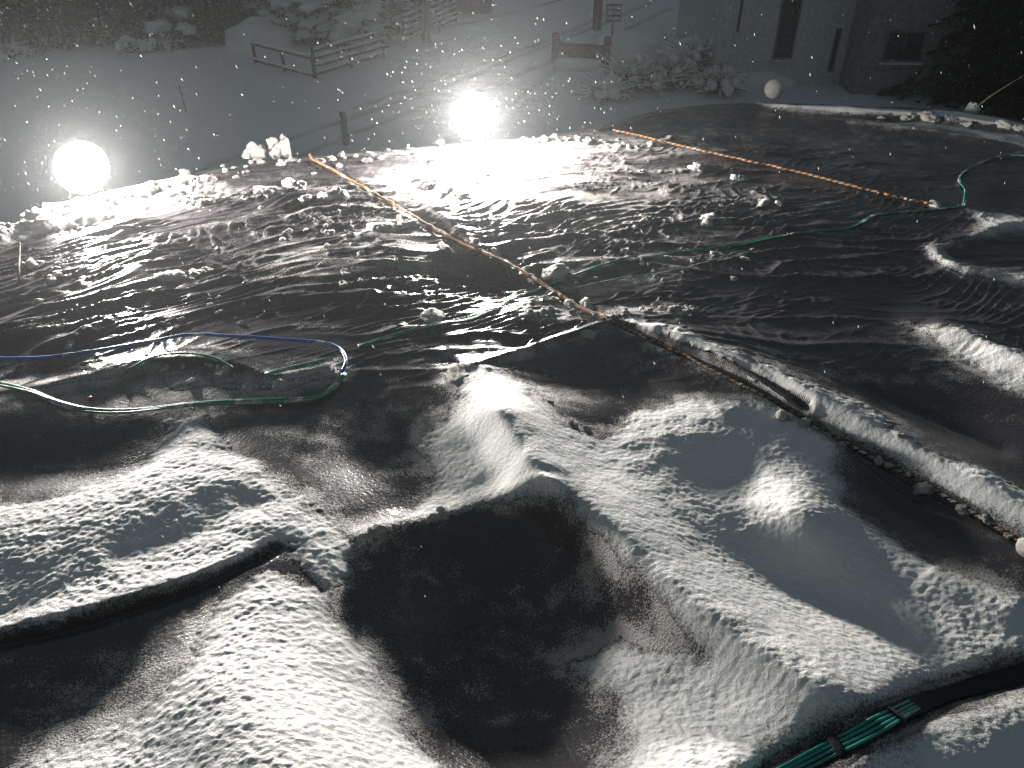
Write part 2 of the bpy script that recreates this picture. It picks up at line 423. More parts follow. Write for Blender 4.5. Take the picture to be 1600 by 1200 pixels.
# thin speckled snow over the plastic: photo centre, half sizes, amount
THIN = [(760, 980, 220, 140, .17), (560, 720, 100, 80, .25), (560, 680, 130, 90, .30), (1250, 220, 250, 40, .18), (850, 310, 380, 80, .38), (420, 400, 160, 40, .22), (640, 390, 130, 60, .34), (1000, 400, 160, 60, .26), (480, 360, 130, 60, .24), (1250, 330, 200, 60, .12), (180, 1080, 170, 100, .26), (960, 1010, 120, 80, .28),  # first patch: sparse speckle, also paler to paint veiling glare over the big hollow
        (760, 880, 120, 60, .08), (1050, 590, 150, 50, .16), (200, 520, 400, 60, .06), (500, 600, 250, 50, .18), (600, 540, 200, 40, .12), (950, 900, 60, 120, .25), (1400, 570, 150, 50, .18),
        (150, 620, 300, 60, .22), (900, 230, 250, 30, .40), (250, 300, 180, 30, .3), (60, 740, 200, 30, .15), (1300, 650, 200, 40, .15), (560, 650, 140, 60, .16), (640, 1150, 60, 100, .1), (860, 640, 90, 40, .2)]

RIDGES_W = [(WP(catmull(r[0], 4)), r[1], r[2], r[3] if len(r) > 3 else r[1]) for r in RIDGES]
GROOVES_W = [(WP(catmull(p, 4)), w, h) for p, w, h in GROOVES]
SNOW_W = [(WP(p), t) for p, t in SNOW]

def k_warp(x):
    # the creases swing up towards the right on the left half of the sheet
    return 0.5 * (-np.log1p(np.exp(-(x + 1.3) / 0.45)) * 0.45 * 2.0)

def features(x, y):
    h = np.zeros_like(x)
    u, v = photo_uv(x, y, base_h(x, y))
    for pts, w, hh, w2 in RIDGES_W:
        b = near_box(x, y, pts, 3 * w)
        if not b.any(): continue
        d, s, t = seg_dist(x[b], y[b], pts)
        k = sm(0, 0.12, t) * sm(1, 0.88, t) * 0.8 + 0.2
        h[b] += hh * k * np.exp(-(d / np.where(s > 0, w, w2)) ** 2)
    for cx, cy, ru, rv, a, hh in BLOBS:
        ca, sa = math.cos(R(a)), math.sin(R(a))
        du = (u - cx) * ca + (v - cy) * sa; dv = -(u - cx) * sa + (v - cy) * ca
        h = h + hh * np.exp(-((du / ru) ** 2 + (dv / rv) ** 2))
    for pts, w, hh in GROOVES_W:
        b = near_box(x, y, pts, 3 * w)
        if not b.any(): continue
        d, s, t = seg_dist(x[b], y[b], pts)
        h[b] -= hh * np.exp(-(d / w) ** 2)
    return h

def tarp_height(x, y):
    h = base_h(x, y)
    u, v = photo_uv(x, y, h)
    lowf = fbm(x * 0.8 + 3, y * 0.8, 3)
    h = h + 0.02 * lowf
    amp = 0.03 + 0.97 * sm(640, 460, v)
    amp = amp * (0.45 + 0.55 * sm(1500, 1050, u))
    amp = amp * (0.55 + 0.45 * sm(230, 330, v))
    # ragged, running creases
    wx = x + 0.16 * noise2(x * 1.7, y * 1.7) + 0.05 * noise2(x * 5, y * 5); wy = y - k_warp(x) + 0.13 * noise2(x * 1.1 + 5, y * 1.4) + 0.035 * noise2(x * 3.3, y * 4.4 + 7)
    md = np.clip(0.65 + 0.9 * noise2(x * 1.3 + 8, y * 2.1), 0.1, 1.6); md2 = np.clip(0.6 + 1.0 * noise2(x * 2.1 - 8, y * 2.7), 0.0, 1.6)
    n1 = noise2(wx * 1.0, wy * 4.4 + 3)
    n2 = noise2(wx * 1.6 + 9, wy * 9.5)
    n3 = noise2(wx * 3.1 - 4, wy * 19.0)
    n4 = noise2(wx * 6.5 + 2, wy * 34.0)
    r4 = 1 - np.abs(n4) * 2.2; r1 = 1 - np.abs(n1) * 2.2; r2 = 1 - np.abs(n2) * 2.2; r3 = 1 - np.abs(n3) * 2.2
    loc = 0.6 + 0.8 * noise2(x * 0.9 + 40, y * 1.1)
    # tight short creases pulled across the long ones, in patches
    qx = x * 0.82 + y * 0.57; qy = -x * 0.57 + y * 0.82
    n5 = noise2(qx * 2.2 + 1.2 * noise2(x * 2, y * 2), qy * 15 + 1.6 * noise2(x * 1.5 + 3, y * 1.5)); r5 = np.maximum(1 - np.abs(n5) * 3.2, 0) ** 1.5
    n6 = noise2(qy * -3.0 + 7 + wx, qx * 11 + 1.3 * noise2(x * 2.5, y * 2)); r6 = np.maximum(1 - np.abs(n6) * 3.6, 0) ** 1.5
    p5 = sm(0.0, 0.45, noise2(x * 1.1 + 21, y * 1.6)); p6 = sm(0.05, 0.5, noise2(x * 1.4 - 31, y * 1.9))
    flat = 0.35 + 0.65 * sm(-0.35, 0.15, noise2(x * 0.8 + 60, y * 1.3))
    h = h + amp * (0.013 * p5 * r5 + 0.010 * p6 * r6)
    # small taut folds where thin sheet was dragged: crisp and one sided
    n7 = noise2(wx * 1.3 + 30, wy * 7.0 + 0.8 * n5); h = h + amp * 0.012 * md2 * np.maximum(1 - np.abs(n7) * 5, 0)
    h = h + amp * flat * loc * (0.030 * np.maximum(r1, -0.2) ** 2 * np.sign(r1) + 0.019 * md * np.maximum(r2, -0.2) + 0.0085 * md2 * np.maximum(r3, -0.3) + 0.0032 * md * np.maximum(r4, -0.3))
    f = features(x, y)
    for _ in range(2):
        xb, yb = base_point(x, y, base_h(x, y) + 0.8 * f)
        f = 0.5 * f + 0.5 * features(xb, yb)
    return h + f

def snow_thick(x, y, z):
    e = 0.045 * fbm(x * 4, y * 4, 4) + 0.012 * noise2(x * 45, y * 45)
    x, y = base_point(x, y, z)
    T = np.full(x.shape, -0.3)
    for pts, th in SNOW_W:
        b = near_box(x, y, pts, 0.3)
        if not b.any(): continue
        d = sdist(x[b], y[b], pts) + e[b] * min(1.0, th / 0.03)
        t = np.where(d > 0, 0.75 * th * (1 - np.exp(-np.maximum(d, 0) / 0.09)), d)
        T[b] = np.maximum(T[b], t)
    for pts, w, hh in GROOVES_W[:4]:
        b = near_box(x, y, pts, 3 * w)
        if not b.any(): continue
        d, s, t = seg_dist(x[b], y[b], pts)
        T[b] -= 0.05 * np.exp(-(d / (w * 0.8)) ** 2)
    return T

def snow_grain(x, y):
    a = noise2(x * 48, y * 48); b = noise2(x * 105 + 3, y * 105); c = noise2(x * 12, y * 12)
    m = 0.42 + 0.50 * sm(2.6, 1.3, y)
    dr, _, _ = seg_dist(x, y, RIDGES_W[1][0])
    m = m * (1 - 0.45 * np.exp(-(dr / 0.25) ** 2))
    return m * (0.0038 * a + 0.0018 * b) + 0.0035 * c

# fan shaped grid, dense near the camera, following the far edge of the sheet
NR, NC = 860, 1160
Y0 = 0.75
s_ = np.linspace(-1, 1, NC)
ye = np.full(NC, 6.0)
for _ in range(60):
    ye = 0.5 * ye + 0.5 * np.clip(edge_y(s_ * (0.85 * ye + 1.5)), 2.5, 9)
t_ = np.linspace(0, 1, NR)[:, None]
YY = Y0 * (ye[None, :] / Y0) ** t_
XX = s_[None, :] * (0.85 * YY + 1.5)
ZT = tarp_height(XX, YY)
# the far hem turns down
hem = sm(0.992, 1.0, t_)
ZT = ZT - 0.16 * hem - 0.02 * hem * noise2(XX * 6, YY * 0)
TH = snow_thick(XX, YY, ZT)
i = np.arange(NR - 1)[:, None] * NC + np.arange(NC - 1)[None, :]
quads = np.stack([i, i + 1, i + NC + 1, i + NC], -1).reshape(-1, 4)
V = np.stack([XX, YY, ZT], -1).reshape(-1, 3)
UU, VV = photo_uv(XX, YY, ZT)
thin = np.zeros_like(XX)
for cx, cy, ru, rv, a in THIN:
    thin = np.maximum(thin, a * np.exp(-(((UU - cx) / ru) ** 2 + ((VV - cy) / rv) ** 2) ** 1.5))
thin = thin + 0.10 + 0.18 * fbm(XX * 2.2, YY * 5, 3)
thin = thin + 0.26 * sm(-0.11, 0.01, TH) ** 2.0
me = np_mesh('tarpaulin', V, quads)
at = me.attributes.new('thin', 'FLOAT', 'POINT'); at.data.foreach_set('value', thin.astype(np.float32).ravel())
tarp = link('tarpaulin', me, M['tarp'])
tag(tarp, 'huge dark wet plastic sheet, creased and sagging, roped down over the roof', 'tarpaulin')

ZS = ZT + np.maximum(TH, -0.02) + np.where(TH > 0, snow_grain(XX, YY) * np.clip(TH / 0.02, 0, 1), 0) - 0.003
ok = (TH.ravel() > -0.012)
keep = ok[quads].all(1)
used = np.zeros(NR * NC, bool); used[quads[keep].ravel()] = True
remap = np.cumsum(used) - 1
VS = np.stack([XX, YY, ZS], -1).reshape(-1, 3)[used]
me = np_mesh('snow_cover', VS, remap[quads[keep]])
at = me.attributes.new('depth', 'FLOAT', 'POINT'); at.data.foreach_set('value', TH.astype(np.float32).ravel()[used])
so = link('snow_cover', me, M['snow_thin'])
tag(so, 'granular white snow lying in drifts and ridges over the dark plastic sheet', 'snow', kind='stuff')

ZTOP = ZT + np.maximum(TH, 0)
LYE = np.log(ye / Y0)
def top_z(x, y):
    """height of the top surface, read off the grid"""
    x = np.atleast_1d(np.asarray(x, float)); y = np.maximum(np.atleast_1d(np.asarray(y, float)), Y0 * 1.001)
    c = np.clip((x / (0.85 * y + 1.5) + 1) / 2 * (NC - 1), 0, NC - 1.001); ci = c.astype(int); cf = c - ci
    ly = LYE[ci] * (1 - cf) + LYE[ci + 1] * cf
    r = np.log(y / Y0) / ly * (NR - 1)
    out = r > NR - 1
    r = np.clip(r, 0, NR - 1.001); ri = r.astype(int); rf = r - ri
    z = (ZTOP[ri, ci] * (1 - rf) * (1 - cf) + ZTOP[ri, ci + 1] * (1 - rf) * cf + ZTOP[ri + 1, ci] * rf * (1 - cf) + ZTOP[ri + 1, ci + 1] * rf * cf)
    return np.where(out, 0.0, z)
def on(px, py):
    """the point of the sheet or its snow first met by the ray through a photo point"""
    zz = np.linspace(0.45, -0.25, 500)
    a = (px - 800.0) / F; b = (600.0 - py) / F
    dy = math.cos(PITCH) + b * math.sin(PITCH); dz = -math.sin(PITCH) + b * math.cos(PITCH)
    t = (zz - CAM_Z) / dz; x = a * t; y = dy * t
    g = zz - top_z(x, y)
    k = int(np.argmax(g <= 0)) if (g <= 0).any() else 321
    return float(x[k]), float(y[k]), float(zz[k])

# ------------------------------------------------------------------ building under the sheet
bl = MB()
n = len(EW)
top = [(x, y - 0.10, -0.55) for x, y in EW] + [(EW[-1][0], -3, -0.55), (EW[0][0], -3, -0.55)]
bot = [(x, y, GROUND) for x, y, z in top]
m_ = len(top)
bl.add(top + bot, [tuple(range(m_))] + [(k, k + m_, (k + 1) % m_ + m_, (k + 1) % m_) for k in range(m_)])
roofb = bl.build('flat_roofed_building', M['concrete'], smooth=False)
tag(roofb, 'dark flat roofed building under the roped down plastic sheet', 'building')
pp = MB()
cc = catmull([(x, y, -0.2) for x, y in EW], 6)
for a, b in zip(cc[:-1], cc[1:]):
    pp.beam(a - np.array([0, 0.02, 0]), b - np.array([0, 0.02, 0]), 0.10, 0.34)
pp.build('parapet', M['concrete'], roofb, smooth=False)

# ------------------------------------------------------------------ floodlights
def floodlight(px, py, y, aim, label, glass='bulb'):
    lx, ly, lz = at_y(px, py, y)
    r = 0.165
    root = empty('floodlight', (lx, ly, lz - 0.20))
    tag(root, label, 'floodlight', 'floodlights on the far edge of the sheet')
    d = (Vector(aim) - Vector((lx, ly, lz))).normalized()
    q = d.to_track_quat('Z', 'Y').to_matrix()
    c = Vector((0, 0, 0.20))
    def lathe(prof, mname, name, n=40):
        mb = MB(); vs = []; fs = []
        for (rr, zz) in prof:
            for k in range(n):
                a = 2 * math.pi * k / n
                vs.append(c + q @ Vector((rr * math.cos(a), rr * math.sin(a), zz)))
        for i_ in range(len(prof) - 1):
            for k in range(n):
                fs.append((i_ * n + k, i_ * n + (k + 1) % n, (i_ + 1) * n + (k + 1) % n, (i_ + 1) * n + k))
        mb.add(vs, fs)
        return mb.build(name, M[mname], root)
    lathe([(0.001, -0.14), (0.06, -0.14), (0.07, -0.10), (0.11, -0.07), (r - 0.012, -0.012), (r - 0.004, -0.002), (r - 0.010, -0.001), (0.10, -0.05), (0.001, -0.06)], 'metal', 'housing')
    lathe([(r, -0.004), (r, 0.004), (r * 0.8, 0.03), (r * 0.5, 0.045), (0.001, 0.052)], glass, 'lamp_glass')
    mb = MB()
    side = q @ Vector((1, 0, 0)); side.z = 0; side.normalize()
    back = -Vector((d.x, d.y, 0)).normalized() * 0.10
    for sg in (-1, 1):
        mb.tube([c + back + side * .05 * sg, c + back + side * .09 * sg + Vector((0, 0, -0.12)), c + back + side * .12 * sg + Vector((0, 0, -0.30))], 0.010, 8)
    mb.tube([c + back + side * .12 + Vector((0, 0, -.3)), c + back - side * .12 + Vector((0, 0, -.3))], .010, 8)
    mb.tube([c + back, c + back + Vector((0, 0, -0.30))], 0.014, 8)
    mb.build('bracket', M['metal'], root)
    return (lx, ly, lz)
L1 = floodlight(128, 262, 4.98, (0.2, 1.8, 0.3), 'blazing round floodlight at the left end of the far edge of the sheet')
L2 = floodlight(742, 182, 6.05, (0.25, 2.0, 0.75), 'blazing round floodlight at the middle of the far edge, near the dark pole', 'bulb_bright')

# ------------------------------------------------------------------ ropes
def drape(ptsp, lift=0.012, n=14, slack=None):
    c = catmull(ptsp, n)
    out = []
    for px, py in c:
        out.append(on(px, py))
    out = np.array(out)
    z = out[:, 2].copy()
    for _ in range(3):
        z = np.maximum(z, np.convolve(np.pad(z, 2, 'edge'), np.ones(5) / 5, 'valid'))
    out[:, 2] = z + lift
    return out
def resample(c, step):
    c = np.asarray(c); d = np.r_[0, np.cumsum(np.linalg.norm(np.diff(c, axis=0), axis=1))]
    n = max(4, int(d[-1] / step)); t = np.linspace(0, d[-1], n)
    return np.stack([np.interp(t, d, c[:, k]) for k in range(3)], 1), t
def twisted(name, path, r, pitch, mats, label, strands=3, group=None, cat='rope', flat=1.0):
    c, t = resample(path, pitch / 10)
    mb = MB()
    tang = np.gradient(c, axis=0); tang /= np.linalg.norm(tang, axis=1)[:, None]
    sx = np.cross(tang, [0, 0, 1]); sx /= np.linalg.norm(sx, axis=1)[:, None] + 1e-9
    sz = np.cross(sx, tang)
    for k in range(strands):
        a = 2 * math.pi * (t / pitch + k / strands)
        p = c + (sx * np.cos(a)[:, None] + sz * np.sin(a)[:, None] * flat) * r * 0.52
        mb.tube(p, r * 0.56, 6, mi=k % len(mats))
    o = mb.build(name, mats, None)
    return tag(o, label, cat, group)

twisted('rope', drape([(485, 250), (520, 268), (560, 292), (610, 320), (660, 350), (712, 378), (765, 402), (820, 430), (870, 462), (910, 486), (950, 500)], 0.014), 0.0085, 0.045,
        [M['rope_o'], M['rope_b'], M['rope_o']], 'muddy orange rope running down from the far edge, left of the centre')
twisted('rope', drape([(958, 207), (1000, 216), (1040, 226), (1100, 240), (1180, 258), (1260, 276), (1340, 297), (1400, 312), (1450, 322)], 0.02), 0.0085, 0.045,
        [M['rope_o'], M['rope_k'], M['rope_o']], 'bright orange and black twisted rope at the right, ending at a green cord')
twisted('rope', drape([(950, 500), (985, 518), (1060, 552), (1150, 598), (1190, 618), (1240, 645), (1300, 680), (1370, 720), (1430, 750), (1520, 802), (1600, 850), (1720, 915)], 0.003), 0.0075, 0.036,
        [M['rope_b'], M['rope_o'], M['rope_k']], 'brown rope sunk beside the long snow ridge that runs to the right side')

def cord(name, ptsp, r, m, label, n=1, gap=0.0, lift=0.012, cat='cord', group=None, wob=0.0):
    c, t = resample(drape(ptsp, lift), 0.02)
    tang = np.gradient(c, axis=0); tang /= np.linalg.norm(tang, axis=1)[:, None]
    sx = np.cross(tang, [0, 0, 1]); sx /= np.linalg.norm(sx, axis=1)[:, None] + 1e-9
    mb = MB()
    for k in range(n):
        off = (k - (n - 1) / 2) * gap
        w = off * (1 + 0.5 * np.sin(t * 5 + k)) + wob * np.sin(t * 7 + 2.1 * k)
        p = c + sx * w[:, None]
        p[:, 2] += 0.002 * np.sin(t * 9 + k * 1.7)
        mb.tube(p, r, 8)
    return tag(mb.build(name, [m], None), label, cat, group)
cord('hose', [(-120, 572), (0, 569), (80, 566), (160, 556), (240, 542), (300, 531), (380, 535), (440, 539), (500, 543), (530, 552), (542, 572), (536, 590)], 0.008, M['blue'],
     'blue plastic hose looping across the left of the sheet', cat='hose', lift=0.03)
cord('cord', [(-80, 592), (0, 606), (50, 618), (100, 636), (150, 646), (210, 646), (300, 636), (380, 633), (440, 632), (490, 628), (520, 612), (538, 588)], 0.0052, M['green'],
     'thick bundle of green cord sagging below the blue hose at the left', n=4, gap=0.0065, lift=0.016)
cord('cord', [(200, 582), (240, 562), (290, 556), (335, 562), (365, 578)], 0.005, M['green'], 'short green cord arching over the snow between hose and thick green bundle', n=1)
cord('cord', [(415, 588), (450, 580), (480, 574), (520, 564)], 0.006, M['green'], 'short piece of green cord inside the loop of the blue hose', n=2, gap=0.008)
cord('cord', [(560, 542), (620, 524), (680, 508), (740, 498), (800, 470), (850, 448), (900, 430), (960, 412), (1040, 398), (1120, 388), (1200, 374), (1260, 364), (1320, 358), (1350, 346), (1372, 336), (1440, 330), (1505, 323)], 0.0042, M['green'],
     'long green cord crossing the middle of the sheet to the right side', n=3, gap=0.007, wob=0.004, lift=0.003)
cord('cord', [(730, 494), (800, 480), (880, 458), (960, 440), (1040, 428), (1100, 414), (1160, 395)], 0.0035, M['green'], 'thin green cord running just below the long green cord', n=1)
cord('cord', [(1505, 323), (1508, 300), (1498, 282), (1515, 265), (1550, 250), (1580, 245), (1660, 250)], 0.005, M['green'], 'green cord curling up at the far right beyond the rope end', n=2, gap=0.007)

# broad black strap with green cords bottom right
def strapobj():
    path = drape([(1100, 1290), (1180, 1240), (1250, 1203), (1330, 1162), (1420, 1113), (1510, 1082), (1620, 1050), (1780, 1000)], 0.01)
    c, t = resample(path, 0.02)
    root = empty('strap', tuple(c[len(c) // 2])); org = c[len(c) // 2]
    tag(root, 'black webbing strap with green cords laid along it, crossing the bottom right corner', 'strap')
    tang = np.gradient(c, axis=0); tang /= np.linalg.norm(tang, axis=1)[:, None]
    sx = np.cross(tang, [0, 0, 1]); sx /= np.linalg.norm(sx, axis=1)[:, None] + 1e-9
    wv = 0.024 + 0.004 * np.sin(t * 6) + 0.003 * np.sin(t * 17)
    a = c - org + sx * wv[:, None]; b = c - org - sx * wv[:, None]
    up = np.array([0, 0, 0.012]); vs = []
    for k in range(len(c)): vs += [a[k], b[k], b[k] + up, a[k] + up]
    fs = []
    for k in range(len(c) - 1):
        for j in range(4): fs.append((4 * k + j, 4 * k + (j + 1) % 4, 4 * k + 4 + (j + 1) % 4, 4 * k + 4 + j))
    mb = MB(); mb.add(vs, fs); mb.build('webbing', M['strap'], root, bevel=0.003)
    L_ = t[-1]
    mid = [k for k in range(len(c)) if c[k][0] < on(1425, 1112)[0]]
    for j in range(4):
        mb = MB()
        pts = [c[k] - org + sx[k] * (-0.015 + 0.010 * j + 0.002 * math.sin(t[k] * 9 + j)) + np.array([0, 0, 0.0160]) for k in mid]
        mb.tube(pts, 0.0044, 8); mb.build('green_strand', M['green_clean'], root)
    for kk in (int(len(mid) * 0.55), int(len(mid) * 0.82)):
        mb = MB(); k = mid[kk]
        p0 = c[k] - org - tang[k] * 0.012 + np.array([0, 0, 0.018]); p1 = c[k] - org + tang[k] * 0.012 + np.array([0, 0, 0.018])
        mb.beam(p0, p1, 0.054, 0.014); mb.build('binding', M['strap'], root, bevel=0.003)
strapobj()

# ------------------------------------------------------------------ lumps of snow
def clump_mesh(seed, k=6, ragged=1.0):
    rd = random.Random(seed); bm = bmesh.new()
    for j in range(k):
        sub = bmesh.ops.create_icosphere(bm, subdivisions=3, radius=1.0)['verts']
        r = rd.uniform(0.28, 0.6) if j else 0.75
        cx, cy = (rd.uniform(-0.75, 0.75), rd.uniform(-0.4, 0.4)) if j else (0, 0)
        cz = rd.uniform(0.05, 0.55) if j else 0.2
        off = Vector((rd.uniform(-50, 50), 0, seed))
        st = (rd.uniform(0.8, 1.3), rd.uniform(0.8, 1.2), rd.uniform(0.6, 1.0))
        for v in sub:
            p = v.co.copy()
            nn = 1 + ragged * (0.45 * mnoise.noise(p * 1.3 + off) + 0.28 * mnoise.noise(p * 3.1 + off) + 0.16 * mnoise.noise(p * 7 + off))
            p = Vector((p.x * st[0], p.y * st[1], p.z * st[2])) * r * nn
            v.co = p + Vector((cx, cy, cz))
    me = bpy.data.meshes.new('snow_clump'); bm.to_mesh(me); bm.free()
    return me
CL = [clump_mesh(s, 7 if s % 2 else 5) for s in range(7)]
BALL = clump_mesh(90, 1, 0.25)
for me in CL + [BALL]:
    me.materials.append(M['clump']); me.polygons.foreach_set('use_smooth', np.ones(len(me.polygons), bool))
def clump(px, py, rpx, label, group=None, me=None, sink=0.25, tall=1.0, flat=1.0):
    x, y, z = on(px, py)
    dist = math.sqrt(x * x + y * y + (CAM_Z - z) ** 2)
    r = rpx * dist / F
    o = bpy.data.objects.new('snow_clump', me or random.choice(CL)); COL.objects.link(o)
    o.location = (x, y, z - r * sink)
    o.rotation_euler = (random.uniform(-.2, .2), random.uniform(-.2, .2), random.uniform(0, 6.28) if me is None else 0)
    o.scale = (r * random.uniform(.9, 1.1), r * random.uniform(.8, 1.1), r * flat * tall)
    return tag(o, label, 'snow clump', group)
g0 = 'snow lumps lying on the plastic sheet'
for a in [(400, 238, 15, 'pale upright snow lump on the far edge, left of the tallest one', 1.5), (440, 234, 19, 'tallest snow lump standing on the far edge above the left rope', 1.6),
          (428, 300, 19, 'ragged white snow lump, left of two by the upper end of the left rope', .8), (456, 290, 21, 'ragged white snow lump touching the one left of the rope end', .9),
          (478, 312, 11, 'small snow lump between two larger ones left of the rope', 1.2), (523, 310, 21, 'big bright snow lump close against the left rope', 1.1),
          (602, 357, 20, 'snow lump left of the rope on the end of a low crumbly ridge', .8), (634, 347, 17, 'snow lump on the low crumbly ridge, nearest the rope', .8),
          (262, 431, 18, 'flat snow lump, left of three among the glossy creases', .7), (291, 437, 11, 'small middle snow lump of three among the glossy creases', 1.),
          (313, 427, 14, 'smooth snow lump, right of three among the glossy creases', .8), (868, 426, 26, 'large pale snow lump right of the rope in the centre', .8),
          (675, 493, 24, 'grey snow lump left of the green cord in the middle', .7), (770, 396, 16, 'crumbled snow lump on the orange rope above the dark fold', .8),
          (741, 378, 9, 'little snow lump on the rope left of the crumbled one', 1.), (893, 478, 14, 'snow lump beside the lower end of the orange rope', .9),
          (918, 482, 15, 'spiky snow lump where the two centre ropes meet', 1.2), (918, 521, 13, 'snow lump at the right end of the thin snow crest', .8),
          (1090, 262, 14, 'snow lump below the orange and black rope', .8), (1153, 279, 11, 'round snow lump by itself right of the middle creases', 1.), (1193, 317, 11, 'left of two small snow lumps right of the middle', .8),
          (1216, 319, 8, 'right of two small snow lumps right of the middle', 1.), (1105, 346, 20, 'low flat snow lump on the grey creases', .45), (1448, 762, 18, 'lumpy snow knob sitting on the rope at the lower right', .8),
          (386, 608, 14, 'snow lump on the rim between the green cords', .9), (440, 602, 15, 'jagged snow lump above the thick green bundle', 1.), (350, 582, 13, 'snow lump on the left of the rim between the cords', .8),
          (300, 596, 10, 'small grey snow lump on the rim at the left', .8), (515, 582, 13, 'snow lump inside the right end of the blue loop', .7), (895, 662, 9, 'small snow lump in the hollow below the rope', .8),
          (916, 669, 8, 'small darker snow lump in the hollow, right of another', .8), (860, 628, 7, 'tiny snow lump on the slope above the hollow', .9), (1042, 217, 10, 'snow lump stuck on the orange and black rope', .6),
          (720, 580, 26, 'smooth snow slab at the left end of the thin crest', .5), (1408, 679, 9, 'small snow lump in the dark, far right', .8), (1520, 172, 15, 'snow heap round the stick on the right bank', 1.), (1455, 181, 13, 'rounded snow heap on the right bank, left of the stick', .7)]:
    clump(a[0], a[1], a[2], a[3], g0, tall=a[4])
clump(1460, 321, 13, 'smooth oval snow lump at the lower end of the orange and black rope', g0, me=BALL, flat=.6, sink=0)
clump(1220, 653, 13, 'round snowball on the grey slope left of the brown rope', g0, me=BALL, sink=-.2)
clump(1600, 864, 20, 'round snowball cut by the right side of the view', g0, me=BALL, sink=-.2)
def row(n, pts, spread, r0, r1, label, group):
    c = catmull(pts, 12)
    for k in range(n):
        q = c[random.randrange(len(c))]
        clump(q[0] + random.gauss(0, 1) * 4, q[1] + random.gauss(0, spread), random.uniform(r0, r1) * random.uniform(.7, 1.2), label, group, tall=random.uniform(.7, 1.2))
row(34, [(165, 318), (210, 300), (260, 290), (330, 280)], 5, 6, 13, 'bright snow chunk heaped right of the left floodlight', 'snow chunks by the left floodlight')
row(26, [(-10, 372), (40, 352), (80, 336), (120, 318)], 6, 8, 18, 'bright snow chunk heaped left of the left floodlight', 'snow chunks left of the left floodlight')
row(14, [(280, 310), (300, 318), (330, 322)], 5, 5, 10, 'snow crumb strewn in front of the heap right of the left floodlight', 'snow crumbs before the heap')
row(40, [(340, 272), (400, 256), (460, 252), (540, 246), (640, 240), (690, 234)], 7, 3, 9, 'dim snow crumb on the far edge between the two floodlights', 'snow crumbs on the far edge between the floodlights')
row(34, [(800, 224), (850, 218), (900, 220), (960, 224), (1040, 230)], 3, 4, 9, 'bright snow crumb on the far edge right of the middle floodlight', 'snow crumbs right of the middle floodlight')
row(14, [(640, 282), (670, 288), (700, 302), (730, 312)], 3, 4, 9, 'snow crumb in the short line above the orange rope', 'snow crumbs above the orange rope')
row(14, [(740, 380), (800, 412), (850, 450), (905, 480)], 5, 3, 7, 'snow crumb stuck along the lower half of the orange rope', 'snow crumbs along the orange rope')
row(12, [(250, 500), (300, 480), (380, 490), (260, 440)], 12, 3, 6, 'little snow crumb on the glossy creases at the left', 'snow crumbs on the glossy creases')
row(10, [(980, 490), (1030, 482), (1090, 486)], 3, 5, 9, 'snow crumb in the line above the long snow ridge', 'snow crumbs above the long ridge')
row(16, [(960, 240), (1010, 282), (1130, 310), (1220, 320)], 12, 2.5, 6, 'small snow crumb on the grey creases under the orange and black rope', 'snow crumbs on the grey creases')
row(12, [(820, 490), (860, 484), (915, 492)], 2, 4, 8, 'snow chunk along the pale ledge in the centre', 'snow chunks on the centre ledge')
row(16, [(560, 835), (600, 825), (650, 815), (690, 800)], 2, 5, 9, 'smooth snow bead on the rim above the big dark hollow', 'snow beads on the hollow rim')
row(14, [(1220, 640), (1300, 684), (1400, 735), (1500, 790), (1600, 852)], 2, 5, 10, 'snow crumb caught on the brown rope beside the long snow ridge', 'snow crumbs on the brown rope')
row(22, [(60, 610), (150, 590), (230, 572), (330, 572), (360, 600), (440, 598), (520, 578)], 4, 4, 9, 'grey snow crumb on the ledge between the blue hose and the green cords', 'snow crumbs on the ledge by the blue hose')
row(12, [(1340, 178), (1440, 184), (1560, 196), (1600, 206)], 2, 4, 9, 'dim snow lump on the right bank', 'snow lumps on the right bank')

row(26, [(380, 330), (480, 350), (560, 380), (620, 420), (500, 440)], 16, 3, 8, 'slushy snow crumb on the grey creases left of the orange rope', 'snow crumbs left of the orange rope')
row(18, [(900, 440), (980, 430), (1080, 420), (1180, 400)], 16, 3, 7, 'slushy snow crumb by the long green cord right of the centre', 'snow crumbs by the green cord')
row(14, [(20, 400), (90, 420), (60, 480), (120, 520)], 12, 3, 8, 'slushy snow crumb at the left side of the sheet below the pale stick', 'snow crumbs below the stick')
# small red float and dead stick on the sheet, stick on the bank, ball on the edge
x, y, z = on(143, 626)
mb = MB(); mb.tube([(0, 0, -.004), (0, 0, 0), (0, 0, .012), (0, 0, .018)], [.008, .014, .013, .006], 14); o = mb.build('cap', M['red']); o.location = (x, y, z + .004); o.rotation_euler = (.6, .2, 0)
tag(o, 'small red plastic cap lying in the snow by the thick green bundle', 'cap')
x, y, z = on(28, 440)
mb = MB(); mb.tube([(0, 0, -.02), (.02, .03, .09), (.055, .05, .20)], [.008, .007, .004], 8); o = mb.build('stick', M['rope_b']); o.location = (x, y, z)
tag(o, 'thin pale stick leaning up by the left side of the sheet', 'stick')
x, y, z = on(1528, 160)
mb = MB(); mb.tube([(0, 0, -.04), (.10, .0, .06), (.24, .0, .17), (.42, .0, .30)], [.010, .007, .004, .002], 8); o = mb.build('stick', M['rope_b']); o.location = (x, y, z)
tag(o, 'thin bare stick poking out of the snow heap on the right bank', 'stick')
x, y, z = at_y(1210, 139, 7.15)
bm = bmesh.new(); bmesh.ops.create_icosphere(bm, subdivisions=4, radius=0.083)
me = bpy.data.meshes.new('ball'); bm.to_mesh(me); bm.free()
o = link('ball', me, mat('pale_matt_ball', (0.52, 0.50, 0.46), 0.9, bump=.004, scale=20, vary=.12)); o.location = (x, y, z)
